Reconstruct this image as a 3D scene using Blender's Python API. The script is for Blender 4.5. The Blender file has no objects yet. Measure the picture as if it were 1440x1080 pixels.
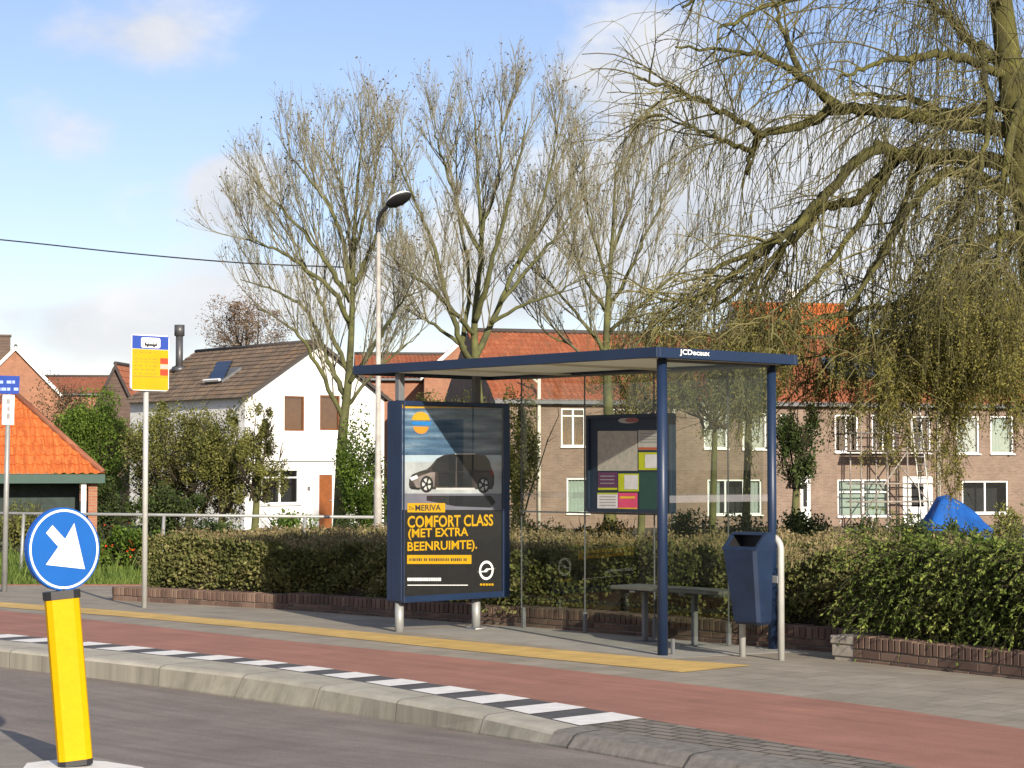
import bpy, math, random
import numpy as np
from mathutils import Vector
R = random.Random(7); NR = np.random.default_rng(11)
sc = bpy.context.scene; COL = sc.collection
A = lambda *v: np.array(v, float)
# ------------------------------------------------------------------ camera model
F = 2800.0; PITCH = math.atan(120 / F); EYE = 1.5
CAM = A(0, 0, EYE)
def ray(px, py):
    u = (px - 720) / F; v = (540 - py) / F
    return A(u, math.cos(PITCH) - v * math.sin(PITCH), math.sin(PITCH) + v * math.cos(PITCH))
def G(px, py, z=0.0):
    r = ray(px, py); return CAM + r * ((z - EYE) / r[2])
def D(px, py, Y):
    r = ray(px, py); return CAM + r * (Y / r[1])
def OP(px, py, p0, n):
    r = ray(px, py); return CAM + r * (np.dot(p0 - CAM, n) / np.dot(r, n))
TH = math.radians(42)
eS = A(math.cos(TH), math.sin(TH), 0); eL = A(-math.sin(TH), math.cos(TH), 0); eZ = A(0, 0, 1)
O = G(932, 920)
def S(l, s, z=0.0): return O + eL * l + eS * s + eZ * z
def toLS(p): d = p - O; return float(d @ eL), float(d @ eS)
# ------------------------------------------------------------------ materials
def nt(name):
    m = bpy.data.materials.new(name); m.use_nodes = True
    return m, m.node_tree.nodes, m.node_tree.links, m.node_tree.nodes['Principled BSDF']
def setin(b, **k):
    for n, v in k.items():
        n = n.replace('_', ' ')
        if n in b.inputs: b.inputs[n].default_value = v
def c4(c): return (c[0], c[1], c[2], 1)
def scl(c, f): return tuple(min(1, x * f) for x in c)
def mat(name, col, rough=.6, var=.2, scale=6, metal=0, spec=.4, bump=0, bscale=60, col2=None, uv=False, detail=5, coat=0, grain=0, gscale=90, streak=0):
    m, N, L, b = nt(name)
    setin(b, Roughness=rough, Metallic=metal, Specular_IOR_Level=spec, Coat_Weight=coat)
    tc = N.new('ShaderNodeTexCoord'); src = tc.outputs['UV' if uv else 'Object']
    nz = N.new('ShaderNodeTexNoise'); nz.inputs['Scale'].default_value = scale; nz.inputs['Detail'].default_value = detail; nz.inputs['Roughness'].default_value = .65
    L.new(src, nz.inputs['Vector'])
    cr = N.new('ShaderNodeValToRGB'); e = cr.color_ramp.elements
    e[0].position = .3; e[1].position = .7
    e[0].color = c4(scl(col, 1 - var)); e[1].color = c4(col2 or scl(col, 1 + var))
    L.new(nz.outputs['Fac'], cr.inputs['Fac']); out = cr.outputs['Color']
    for amt, sc__, uvs in ((grain, gscale, None), (streak, 1., (.35, 7., 1)), (streak * .8, 1.6, (1, 1, 1))):
        if not amt: continue
        ng = N.new('ShaderNodeTexNoise'); ng.inputs['Scale'].default_value = sc__; ng.inputs['Detail'].default_value = 5; ng.inputs['Roughness'].default_value = .7
        if uvs:
            mp_ = N.new('ShaderNodeMapping'); mp_.inputs['Scale'].default_value = uvs; L.new(tc.outputs['UV'], mp_.inputs[0]); L.new(mp_.outputs[0], ng.inputs['Vector'])
        else: L.new(src, ng.inputs['Vector'])
        mg = N.new('ShaderNodeMapRange'); mg.inputs[1].default_value = .3; mg.inputs[2].default_value = .7; mg.inputs[3].default_value = 1 - amt; mg.inputs[4].default_value = 1 + amt; L.new(ng.outputs['Fac'], mg.inputs[0])
        vm = N.new('ShaderNodeVectorMath'); vm.operation = 'SCALE'; L.new(out, vm.inputs[0]); L.new(mg.outputs[0], vm.inputs['Scale']); out = vm.outputs[0]
    L.new(out, b.inputs['Base Color'])
    if bump:
        n2 = N.new('ShaderNodeTexNoise'); n2.inputs['Scale'].default_value = bscale; n2.inputs['Detail'].default_value = 4; L.new(src, n2.inputs['Vector'])
        bp = N.new('ShaderNodeBump'); bp.inputs['Strength'].default_value = bump; bp.inputs['Distance'].default_value = .01
        L.new(n2.outputs['Fac'], bp.inputs['Height']); L.new(bp.outputs['Normal'], b.inputs['Normal'])
    return m
def island_mat(name, ca, cb, rough=.7, trans=0, cc=None, patch=0, spec=.25):
    """every leaf / brick gets its own tone between ca and cb"""
    m, N, L, b = nt(name); setin(b, Roughness=rough, Specular_IOR_Level=spec)
    g = N.new('ShaderNodeNewGeometry'); cr = N.new('ShaderNodeValToRGB'); e = cr.color_ramp.elements
    e[0].color = c4(ca); e[1].color = c4(cb)
    if cc: x = e.new(.55); x.color = c4(cc)
    out = cr.outputs['Color']
    if patch:
        tc = N.new('ShaderNodeTexCoord'); nz = N.new('ShaderNodeTexNoise'); nz.inputs['Scale'].default_value = patch; nz.inputs['Detail'].default_value = 3
        L.new(tc.outputs['Object'], nz.inputs['Vector'])
        ad = N.new('ShaderNodeMath'); ad.operation = 'MULTIPLY_ADD'; ad.inputs[1].default_value = 1.7; ad.inputs[2].default_value = -.85
        L.new(nz.outputs['Fac'], ad.inputs[0])
        sm = N.new('ShaderNodeMath'); sm.operation = 'MULTIPLY_ADD'; sm.inputs[1].default_value = .75; sm.use_clamp = True
        ad2 = N.new('ShaderNodeMath'); ad2.operation = 'ADD'; ad2.inputs[1].default_value = .12
        L.new(ad.outputs[0], ad2.inputs[0]); L.new(g.outputs['Random Per Island'], sm.inputs[0]); L.new(ad2.outputs[0], sm.inputs[2])
        L.new(sm.outputs[0], cr.inputs['Fac'])
    else: L.new(g.outputs['Random Per Island'], cr.inputs['Fac'])
    L.new(out, b.inputs['Base Color'])
    if trans:
        t = N.new('ShaderNodeBsdfTranslucent'); L.new(out, t.inputs['Color']); mx = N.new('ShaderNodeMixShader'); mx.inputs[0].default_value = trans
        o = N['Material Output']; L.new(b.outputs[0], mx.inputs[1]); L.new(t.outputs[0], mx.inputs[2]); L.new(mx.outputs[0], o.inputs['Surface'])
    return m
def brick_mat(name, c1, c2, mortar, w=.22, h=.065, ms=.012, rough=.85, offset=.5, bias=0, var=.35, nscale=2.0, bump=.4, sq=1.0):
    m, N, L, b = nt(name); setin(b, Roughness=rough, Specular_IOR_Level=.25)
    tc = N.new('ShaderNodeTexCoord'); br = N.new('ShaderNodeTexBrick')
    br.inputs['Color1'].default_value = c4(c1); br.inputs['Color2'].default_value = c4(c2); br.inputs['Mortar'].default_value = c4(mortar)
    br.inputs['Scale'].default_value = 1; br.inputs['Mortar Size'].default_value = ms; br.inputs['Brick Width'].default_value = w; br.inputs['Row Height'].default_value = h
    br.inputs['Bias'].default_value = bias; br.offset = offset; br.inputs['Mortar Smooth'].default_value = .2
    L.new(tc.outputs['UV'], br.inputs['Vector'])
    nz = N.new('ShaderNodeTexNoise'); nz.inputs['Scale'].default_value = nscale; nz.inputs['Detail'].default_value = 6; nz.inputs['Roughness'].default_value = .7; L.new(tc.outputs['UV'], nz.inputs['Vector'])
    mr = N.new('ShaderNodeMapRange'); mr.inputs[1].default_value = .25; mr.inputs[2].default_value = .75; mr.inputs[3].default_value = 1 - var; mr.inputs[4].default_value = 1 + var * .6
    L.new(nz.outputs['Fac'], mr.inputs[0])
    mx = N.new('ShaderNodeVectorMath'); mx.operation = 'SCALE'; L.new(br.outputs['Color'], mx.inputs[0]); L.new(mr.outputs[0], mx.inputs['Scale'])
    L.new(mx.outputs[0], b.inputs['Base Color'])
    bp = N.new('ShaderNodeBump'); bp.inputs['Strength'].default_value = bump; bp.inputs['Distance'].default_value = .006; bp.invert = True
    L.new(br.outputs['Fac'], bp.inputs['Height']); L.new(bp.outputs['Normal'], b.inputs['Normal'])
    return m
def tile_mat(name, ca, cb, cc, tw=.22, th=.3, moss=None, mossamt=.5):
    m, N, L, b = nt(name); setin(b, Roughness=.75, Specular_IOR_Level=.3)
    tc = N.new('ShaderNodeTexCoord'); sn = N.new('ShaderNodeVectorMath'); sn.operation = 'SNAP'; sn.inputs[1].default_value = (tw, th, 1)
    L.new(tc.outputs['UV'], sn.inputs[0]); wn = N.new('ShaderNodeTexWhiteNoise'); wn.noise_dimensions = '2D'; L.new(sn.outputs[0], wn.inputs['Vector'])
    cr = N.new('ShaderNodeValToRGB'); e = cr.color_ramp.elements; e[0].color = c4(ca); e[1].color = c4(cb); x = e.new(.5); x.color = c4(cc)
    L.new(wn.outputs['Value'], cr.inputs['Fac']); out = cr.outputs['Color']
    nz = N.new('ShaderNodeTexNoise'); nz.inputs['Scale'].default_value = .9; nz.inputs['Detail'].default_value = 7; nz.inputs['Roughness'].default_value = .7; L.new(tc.outputs['UV'], nz.inputs['Vector'])
    c2 = N.new('ShaderNodeValToRGB'); f = c2.color_ramp.elements; f[0].position = mossamt; f[1].position = mossamt + .18; f[0].color = (0, 0, 0, 1); f[1].color = (.8, .8, .8, 1); L.new(nz.outputs['Fac'], c2.inputs['Fac'])
    mx = N.new('ShaderNodeMixRGB'); mx.inputs[2].default_value = c4(moss or scl(ca, .6)); L.new(c2.outputs['Color'], mx.inputs[0]); L.new(out, mx.inputs[1]); L.new(mx.outputs[0], b.inputs['Base Color'])
    return m
def glass_mat(name, tint, refl=.08, rough=.0):
    m = bpy.data.materials.new(name); m.use_nodes = True; N = m.node_tree.nodes; L = m.node_tree.links; N.clear()
    o = N.new('ShaderNodeOutputMaterial'); t = N.new('ShaderNodeBsdfTransparent'); t.inputs[0].default_value = c4(tint)
    g = N.new('ShaderNodeBsdfGlossy'); g.inputs['Roughness'].default_value = rough
    fr = N.new('ShaderNodeFresnel'); fr.inputs[0].default_value = 1.5
    ml = N.new('ShaderNodeMath'); ml.operation = 'MULTIPLY_ADD'; ml.inputs[1].default_value = 1.2; ml.inputs[2].default_value = refl - .04; ml.use_clamp = True; L.new(fr.outputs[0], ml.inputs[0]); ge = N.new('ShaderNodeNewGeometry'); iv = N.new('ShaderNodeMath'); iv.operation = 'SUBTRACT'; iv.inputs[0].default_value = 1; L.new(ge.outputs['Backfacing'], iv.inputs[1]); mm = N.new('ShaderNodeMath'); mm.operation = 'MULTIPLY'; L.new(ml.outputs[0], mm.inputs[0]); L.new(iv.outputs[0], mm.inputs[1]); ml = mm
    mx = N.new('ShaderNodeMixShader'); L.new(ml.outputs[0], mx.inputs[0]); L.new(t.outputs[0], mx.inputs[1]); L.new(g.outputs[0], mx.inputs[2]); L.new(mx.outputs[0], o.inputs[0])
    return m
M = {}
M['asphalt'] = mat('asphalt', (.205, .174, .150), .85, .10, 1.4, bump=.5, bscale=160, detail=9, grain=.22, gscale=70, streak=.18)
M['redpath'] = mat('red_asphalt', (.31, .148, .106), .88, .10, 2.0, bump=.4, bscale=200, detail=9, grain=.2, gscale=80, streak=.15)
M['paver'] = brick_mat('concrete_pavers', (.272, .240, .190), (.325, .288, .23), (.21, .183, .145), .30, .30, .007, var=.28, nscale=1.6, bump=.5)
M['smallpaver'] = brick_mat('small_pavers', (.185, .163, .132), (.245, .217, .178), (.085, .074, .06), .21, .105, .012, var=.3, nscale=2, bump=.8)
M['yellow_tile'] = brick_mat('yellow_tiles', (.52, .35, .115), (.6, .405, .14), (.35, .25, .11), .30, .30, .006, var=.22, nscale=2.5, bump=.4)
M['kerb'] = brick_mat('kerb_concrete', (.37, .345, .28), (.43, .40, .33), (.24, .22, .18), 1.0, 5.0, .012, offset=0, var=.32, nscale=3.5, bump=.5)
M['kerb_grey'] = brick_mat('kerb_exposed_aggregate', (.17, .158, .14), (.23, .21, .185), (.08, .075, .07), 1.0, 5.0, .012, offset=0, var=.5, nscale=14, bump=.6)
M['white_tile'] = mat('white_road_paint', (.74, .72, .68), .7, .12, 9, detail=8)
M['dark_tile'] = mat('dark_tile', (.085, .082, .082), .8, .25, 6)
M['soil'] = mat('soil_and_turf', (.06, .065, .028), .95, .4, 2.0, col2=(.10, .085, .05), detail=8)
M['blue'] = mat('navy_paint', (.010, .024, .062), .42, .12, 3, spec=.5)
M['blue_bin'] = mat('blue_bin_plastic', (.009, .021, .052), .5, .3, 5, spec=.45, detail=7)
M['grey_metal'] = mat('galvanised_steel', (.31, .315, .305), .5, .15, 8, metal=.35)
M['pole_white'] = mat('pale_painted_steel', (.43, .43, .405), .5, .1, 7, metal=.1)
M['pole_lamp'] = mat('weathered_lamp_pole', (.37, .35, .315), .6, .25, 9)
M['black'] = mat('black_plastic', (.018, .018, .02), .45, .2, 6)
M['lamp_top'] = mat('lamp_cover', (.75, .75, .74), .4, .05, 6)
M['cream'] = mat('cream_panel', (.78, .75, .64), .6, .08, 3)
M['sign_blue'] = mat('sign_blue', (.010, .108, .40), .35, .05, 5, spec=.5)
M['sign_white'] = mat('sign_white', (.82, .82, .82), .4, .03, 5)
M['sign_navy'] = mat('sign_navy', (.03, .07, .34), .4, .08, 5)
M['sign_yellow'] = mat('sign_yellow', (.54, .33, .006), .4, .05, 6)
M['bollard_yellow'] = mat('bollard_yellow', (.58, .33, .0), .6, .05, 7, spec=.15, detail=9, grain=.05, gscale=35)
M['ochre'] = mat('ochre_yellow', (.53, .30, .008), .45, .04, 6)
M['sign_red'] = mat('sign_red', (.72, .06, .03), .4, .08, 6)
M['sign_pink'] = mat('sign_pink', (.8, .42, .38), .4, .08, 6)
M['ink'] = mat('dark_ink', (.03, .03, .035), .6, .1, 9)
M['ink_faint'] = mat('worn_ink', (.30, .22, .03), .6, .2, 9)
M['bark_ash'] = mat('mossy_grey_bark', (.085, .086, .046), .95, .4, 3.0, col2=(.145, .15, .05), detail=8)
M['twig_ash'] = mat('ash_twigs', (.175, .163, .105), .95, .25, 4)
M['bud_ash'] = island_mat('ash_seed_clusters', (.08, .06, .038), (.19, .15, .09))
M['bark_willow'] = mat('mossy_willow_bark', (.045, .04, .022), .95, .45, 2.5, col2=(.115, .11, .026), detail=8, bump=.8, bscale=14)
M['twig_willow'] = mat('willow_twigs', (.10, .088, .045), .9, .4, 1.2, col2=(.205, .185, .07))
M['leaf_willow'] = island_mat('willow_catkins', (.13, .13, .03), (.34, .30, .08), trans=.4)
M['leaf_olive'] = island_mat('olive_leaves', (.07, .085, .02), (.26, .255, .07), trans=.25, patch=1.6)
M['leaf_green'] = island_mat('fresh_green_leaves', (.04, .08, .012), (.17, .25, .036), trans=.3, patch=1.8)
M['leaf_dark'] = island_mat('dark_green_leaves', (.018, .032, .009), (.075, .105, .026), trans=.2, patch=1.5)
M['leaf_brown'] = island_mat('brown_leaves', (.05, .03, .018), (.13, .085, .04), trans=.2)
M['leaf_hedge'] = island_mat('hedge_leaves', (.066, .075, .023), (.26, .23, .095), cc=(.128, .14, .04), trans=.2, patch=1.4)
M['leaf_spray'] = island_mat('arching_shrub_leaves', (.05, .088, .015), (.29, .32, .075), cc=(.135, .185, .032), trans=.25, patch=1.5)
M['leaf_tip'] = island_mat('hedge_tips', (.15, .115, .055), (.29, .23, .115), trans=.2)
M['twigcore'] = mat('twigs_and_hedge_core', (.035, .027, .016), .95, .4, 12)
M['grassA'] = island_mat('grass_blades', (.05, .10, .014), (.19, .25, .055), trans=.3, patch=.9)
M['flower_red'] = island_mat('red_petals', (.55, .03, .02), (.7, .12, .02))
M['flower_orange'] = island_mat('orange_petals', (.7, .25, .02), (.8, .45, .05))
M['flower_white'] = island_mat('white_petals', (.6, .6, .55), (.8, .8, .75))
M['flower_yellow'] = island_mat('yellow_petals', (.75, .5, .02), (.85, .65, .05))
M['wallbrick'] = island_mat('planter_bricks', (.085, .058, .046), (.20, .135, .10), rough=.9, cc=(.135, .085, .065), patch=3)
M['mortar'] = mat('mortar', (.17, .15, .125), .95, .2, 9)
M['pier'] = mat('concrete_pier', (.28, .25, .21), .9, .2, 9)
M['brick_row'] = brick_mat('terrace_brick', (.195, .125, .09), (.25, .17, .124), (.24, .2, .165), var=.3, nscale=1.2)
M['brick_red'] = brick_mat('red_gable_brick', (.30, .115, .062), (.36, .15, .085), (.3, .2, .14), var=.2)
M['brick_brown'] = brick_mat('brown_boarding', (.12, .085, .07), (.15, .105, .085), (.06, .05, .04), 3, .18, .01, var=.25)
M['render_white'] = mat('white_render', (.78, .77, .74), .9, .07, 1.6, bump=.3, bscale=40, detail=8)
M['tile_orange'] = tile_mat('orange_pantiles', (.36, .085, .022), (.54, .165, .045), (.45, .12, .03), .2, .3, moss=(.35, .12, .05), mossamt=.56)
M['tile_row'] = tile_mat('terrace_pantiles', (.23, .068, .030), (.35, .12, .058), (.28, .088, .042), .24, .33, moss=(.15, .09, .052), mossamt=.48)
M['tile_dull'] = tile_mat('weathered_pantiles', (.20, .068, .04), (.30, .115, .065), (.25, .09, .05), .24, .33, moss=(.17, .10, .06), mossamt=.5)
M['tile_brown'] = tile_mat('brown_tiles', (.11, .085, .065), (.21, .15, .10), (.15, .112, .08), .25, .33, moss=(.28, .16, .07), mossamt=.52)
M['ridge_dark'] = mat('dark_ridge', (.06, .05, .045), .8, .2, 5)
M['gutter_grey'] = mat('grey_gutter', (.13, .135, .14), .6, .15, 5)
M['white_paint'] = mat('white_joinery', (.80, .80, .78), .5, .05, 6)
M['cream_pipe'] = mat('cream_pipe', (.66, .63, .54), .5, .08, 6)
M['green_paint'] = mat('dark_green_paint', (.018, .06, .045), .5, .15, 5)
M['door_orange'] = mat('orange_brown_door', (.22, .07, .018), .5, .2, 6)
M['shutter'] = mat('brown_shutter', (.15, .052, .014), .7, .25, 6)
M['room_dark'] = mat('dark_room', (.02, .02, .022), .9, .2, 3)  # near-black colour paints the dark of unlit rooms behind glass
M['curtain'] = mat('net_curtain', (.55, .57, .53), .9, .15, 12)
M['curtain_green'] = mat('pale_green_blind', (.42, .48, .40), .9, .15, 12)
M['solar'] = mat('blue_grey_panel', (.06, .085, .12), .3, .2, 5, spec=.6)
M['tarp'] = mat('blue_tarpaulin', (.010, .085, .33), .5, .25, 3, bump=.5, bscale=8)
M['trailer'] = mat('blue_trailer_paint', (.03, .08, .3), .5, .15, 3)
M['wood'] = mat('weathered_wood', (.2, .15, .1), .85, .3, 8)
M['bench'] = mat('grey_bench_steel', (.12, .12, .10), .5, .2, 9, metal=.2)
M['window_glass'] = glass_mat('window_glass', (.75, .8, .8), .14)
M['shelter_glass'] = glass_mat('shelter_glass', (.895, .915, .89), .05)
M['ceiling'] = mat('translucent_ceiling', (.74, .71, .60), .6, .08, 3)
M['etched'] = mat('etched_band', (.46, .44, .46), .7, .1, 7)
M['roof_glass'] = glass_mat('roof_window_glass', (.3, .35, .4), .3)
_N = M['ceiling'].node_tree.nodes; _L = M['ceiling'].node_tree.links; _t = _N.new('ShaderNodeBsdfTranslucent'); _t.inputs[0].default_value = (.75, .72, .6, 1); _m = _N.new('ShaderNodeMixShader'); _m.inputs[0].default_value = .45
_L.new(_N['Principled BSDF'].outputs[0], _m.inputs[1]); _L.new(_t.outputs[0], _m.inputs[2]); _L.new(_m.outputs[0], _N['Material Output'].inputs['Surface'])
# etched band is half see-through
_N = M['etched'].node_tree.nodes; _L = M['etched'].node_tree.links
_t = _N.new('ShaderNodeBsdfTransparent'); _m = _N.new('ShaderNodeMixShader'); _m.inputs[0].default_value = .14
_L.new(_t.outputs[0], _m.inputs[1]); _L.new(_N['Principled BSDF'].outputs[0], _m.inputs[2]); _L.new(_m.outputs[0], _N['Material Output'].inputs['Surface'])
# ------------------------------------------------------------------ mesh builder
def world_loc(p):
    v = A(0, 0, 0)
    while p is not None: v = v + np.array(p.location); p = p.parent
    return v
def nrm(v): v = np.asarray(v, float); n = np.linalg.norm(v); return v / n if n > 1e-12 else v
class MB:
    def __init__(s): s.v = []; s.f = []; s.mi = []; s.n = 0
    def add(s, v, f, mi=0):
        v = np.asarray(v, float).reshape(-1, 3); b = s.n
        s.v.append(v); s.n += len(v)
        for q in f: s.f.append([b + i for i in q])
        s.mi += [mi] * len(f); return s
    def poly(s, pts, mi=0): return s.add(pts, [range(len(pts))], mi)
    def box(s, c, ax, h, mi=0):
        c = np.asarray(c, float); a = [np.asarray(x, float) * y for x, y in zip(ax, h)]
        v = [c + i * a[0] + j * a[1] + k * a[2] for i in (-1, 1) for j in (-1, 1) for k in (-1, 1)]
        f = [(0, 1, 3, 2), (4, 6, 7, 5), (0, 4, 5, 1), (2, 3, 7, 6), (0, 2, 6, 4), (1, 5, 7, 3)]
        return s.add(v, f, mi)
    def bbox(s, c, ax, h, r=.01, mi=0):
        """box with chamfered edges"""
        c = np.asarray(c, float); ax = [np.asarray(x, float) for x in ax]; v = []; f = []
        idx = {}
        for i in (-1, 1):
            for j in (-1, 1):
                for k in (-1, 1):
                    for d in range(3):
                        sg = [i, j, k]; p = c.copy()
                        for q in range(3): p = p + ax[q] * sg[q] * (h[q] - (0 if q == d else r))
                        idx[(i, j, k, d)] = len(v); v.append(p)
        for d in range(3):
            o1, o2 = [q for q in range(3) if q != d]
            for sg in (-1, 1):
                q4 = []
                for a, b in ((-1, -1), (1, -1), (1, 1), (-1, 1)):
                    t = [0, 0, 0]; t[d] = sg; t[o1] = a; t[o2] = b; q4.append(idx[(*t, d)])
                f.append(q4)
        for d in range(3):
            o1, o2 = [q for q in range(3) if q != d]
            for a in (-1, 1):
                for b in (-1, 1):
                    t0 = [0, 0, 0]; t0[o1] = a; t0[o2] = b; t1 = list(t0); t0[d] = -1; t1[d] = 1
                    f.append([idx[(*t0, o1)], idx[(*t1, o1)], idx[(*t1, o2)], idx[(*t0, o2)]])
        for i in (-1, 1):
            for j in (-1, 1):
                for k in (-1, 1): f.append([idx[(i, j, k, 0)], idx[(i, j, k, 1)], idx[(i, j, k, 2)]])
        return s.add(v, f, mi)
    def tube(s, pts, rad, k=10, mi=0, caps=True):
        pts = [np.asarray(p, float) for p in pts]; n = len(pts)
        if np.isscalar(rad): rad = [rad] * n
        v = []; f = []; up = None
        for i, p in enumerate(pts):
            t = nrm(pts[min(i + 1, n - 1)] - pts[max(i - 1, 0)])
            if up is None: up = A(1, 0, 0) if abs(t[0]) < .8 else A(0, 1, 0)
            a = nrm(up - t * (up @ t)); b = np.cross(t, a); up = a
            for q in range(k):
                w = 2 * math.pi * q / k; v.append(p + (a * math.cos(w) + b * math.sin(w)) * rad[i])
        for i in range(n - 1):
            for q in range(k): f.append((i * k + q, i * k + (q + 1) % k, (i + 1) * k + (q + 1) % k, (i + 1) * k + q))
        if caps: f.append(tuple(range(k - 1, -1, -1))); f.append(tuple(range((n - 1) * k, n * k)))
        return s.add(v, f, mi)
    def prism(s, pts, ext, mi=0):
        pts = [np.asarray(p, float) for p in pts]; n = len(pts); e = np.asarray(ext, float)
        v = pts + [p + e for p in pts]; f = [tuple(range(n)), tuple(range(2 * n - 1, n - 1, -1))]
        f += [(i, (i + 1) % n, n + (i + 1) % n, n + i) for i in range(n)]
        return s.add(v, f, mi)
    def disc(s, c, ax, ay, rx, ry=None, k=28, a0=0, a1=2 * math.pi, mi=0):
        ry = ry or rx; full = abs(a1 - a0 - 2 * math.pi) < 1e-6
        pts = [np.asarray(c) + np.asarray(ax) * rx * math.cos(a0 + (a1 - a0) * i / (k if full else k - 1)) + np.asarray(ay) * ry * math.sin(a0 + (a1 - a0) * i / (k if full else k - 1)) for i in range(k)]
        return s.poly(pts, mi)
    def ring(s, c, ax, ay, r0, r1, ryf=1, k=32, mi=0):
        v = []; f = []
        for i in range(k):
            w = 2 * math.pi * i / k; d = np.asarray(ax) * math.cos(w) + np.asarray(ay) * math.sin(w) * ryf
            v += [np.asarray(c) + d * r0, np.asarray(c) + d * r1]
        for i in range(k): j = (i + 1) % k; f.append((2 * i, 2 * i + 1, 2 * j + 1, 2 * j))
        return s.add(v, f, mi)
    def quads(s, V, mi=0):
        """V: n x 4 x 3 numpy"""
        n = len(V); b = s.n; s.v.append(V.reshape(-1, 3)); s.n += 4 * n
        s.f += (np.arange(4 * n).reshape(-1, 4) + b).tolist(); s.mi += [mi] * n; return s
    def build(s, name, mats, parent=None, smooth=False, loc=None, nouv=False, lsuv=False):
        if not isinstance(mats, (list, tuple)): mats = [mats]
        V = np.concatenate(s.v); org = world_loc(parent) if parent is not None else (np.asarray(loc, float) if loc is not None else A(0, 0, 0))
        me = bpy.data.meshes.new(name); me.from_pydata((V - org).tolist(), [], s.f); 
        for m in mats: me.materials.append(m)
        if len(mats) > 1: me.polygons.foreach_set('material_index', s.mi)
        if smooth: me.polygons.foreach_set('use_smooth', [True] * len(me.polygons))
        if not nouv and len(s.f) < 60000:
            me.update(); np_ = len(me.polygons); N = np.empty(np_ * 3); me.polygons.foreach_get('normal', N); N = N.reshape(-1, 3)
            lt = np.empty(np_, int); me.polygons.foreach_get('loop_total', lt); vi = np.empty(len(me.loops), int); me.loops.foreach_get('vertex_index', vi)
            P = V[vi] - O; n = np.repeat(N, lt, 0); T = np.stack([-n[:, 1], n[:, 0], np.zeros(len(n))], 1); ln = np.linalg.norm(T, axis=1); flat = ln < .6
            T = T / np.maximum(ln, 1e-6)[:, None]; B = np.cross(n, T)
            u = (P * T).sum(1); v = (P * B).sum(1)
            flat = flat | lsuv; u = np.where(flat, P @ eL, u); v = np.where(flat, P @ eS, v)
            me.uv_layers.new(name='UVMap'); uv = np.stack([u, v], 1).astype(np.float32); me.uv_layers[0].data.foreach_set('uv', uv.ravel())
        me.update(); o = bpy.data.objects.new(name, me); COL.objects.link(o)
        if parent is not None: o.parent = parent
        else: o.location = org
        return o
def tag(o, label=None, cat=None, group=None, kind=None):
    if label: o['label'] = label
    if cat: o['category'] = cat
    if group: o['group'] = group
    if kind: o['kind'] = kind
    return o
def empty(name, loc, label, cat, group=None):
    o = bpy.data.objects.new(name, None); COL.objects.link(o); o.location = tuple(loc); o.empty_display_size = .2
    return tag(o, label, cat, group)
# text -> 2-D outlines
_tc = {}
def text_mesh(body, bold=.0, shear=0):
    k = (body, bold, shear)
    if k not in _tc:
        cu = bpy.data.curves.new('lettering', 'FONT'); cu.body = body; cu.offset = bold; cu.shear = shear; cu.resolution_u = 3; cu.fill_mode = 'BOTH'; cu.dimensions = '2D'
        ob = bpy.data.objects.new('lettering', cu); COL.objects.link(ob); dg = bpy.context.evaluated_depsgraph_get(); dg.update()
        me = bpy.data.meshes.new_from_object(ob.evaluated_get(dg)); v = np.array([x.co[:] for x in me.vertices]); f = [tuple(p.vertices) for p in me.polygons]
        bpy.data.objects.remove(ob); bpy.data.curves.remove(cu); bpy.data.meshes.remove(me)
        v -= v.min(0); _tc[k] = (v[:, :2] / v[:, :2].max(0), f)
    return _tc[k]
def put_text(mb, body, p00, ux, uy, mi=0, bold=.02, shear=0):
    """p00 lower-left, ux full width vector, uy full height vector"""
    v, f = text_mesh(body, bold, shear); mb.add(p00 + v[:, :1] * ux + v[:, 1:] * uy, f, mi)
# ------------------------------------------------------------------ foliage
def rdir(n):
    v = NR.normal(size=(n, 3)); return v / np.linalg.norm(v, axis=1)[:, None]
def leaf_quads(P, size, aspect=.55, dirs=None, jit=.35):
    n = len(P); d = rdir(n) if dirs is None else dirs + NR.normal(size=(n, 3)) * jit
    d /= np.linalg.norm(d, axis=1)[:, None]; w = np.cross(d, rdir(n)); w /= np.maximum(np.linalg.norm(w, axis=1), 1e-6)[:, None]
    L = (NR.uniform(.6, 1.25, n) * size)[:, None]; W = L * aspect * .5
    return np.stack([P, P + d * L * .5 + w * W, P + d * L, P + d * L * .5 - w * W], 1)
def clumps(c, r, k, n, cr=.42, flat=1.0):
    """n leaf positions on the outsides of k clumps spread through an ellipsoid"""
    c = np.asarray(c, float); r = np.asarray(r, float)
    u = rdir(k) * (NR.uniform(.15, 1, k) ** .6)[:, None] * (1 - cr * .45); cc = u * r; rr = cr * NR.uniform(.35, 1.3, k)
    i = NR.integers(0, k, n); d = rdir(n); P = cc[i] + d * (rr[i] * NR.uniform(.45, 1.05, n))[:, None] * r * A(1, 1, flat)
    return c + P
def strands(starts, dirs, lens, bend, nseg=7, wob=.12, grav=A(0, 0, -1)):
    """n polylines: n x nseg+1 x 3"""
    n = len(starts); P = np.empty((n, nseg + 1, 3)); P[:, 0] = starts; d = dirs / np.linalg.norm(dirs, axis=1)[:, None]; st = (lens / nseg)[:, None]
    for i in range(nseg):
        d = d + grav * np.reshape(bend, (-1, 1)) + NR.normal(size=(n, 3)) * wob; d /= np.linalg.norm(d, axis=1)[:, None]; P[:, i + 1] = P[:, i] + d * st
    return P
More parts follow.
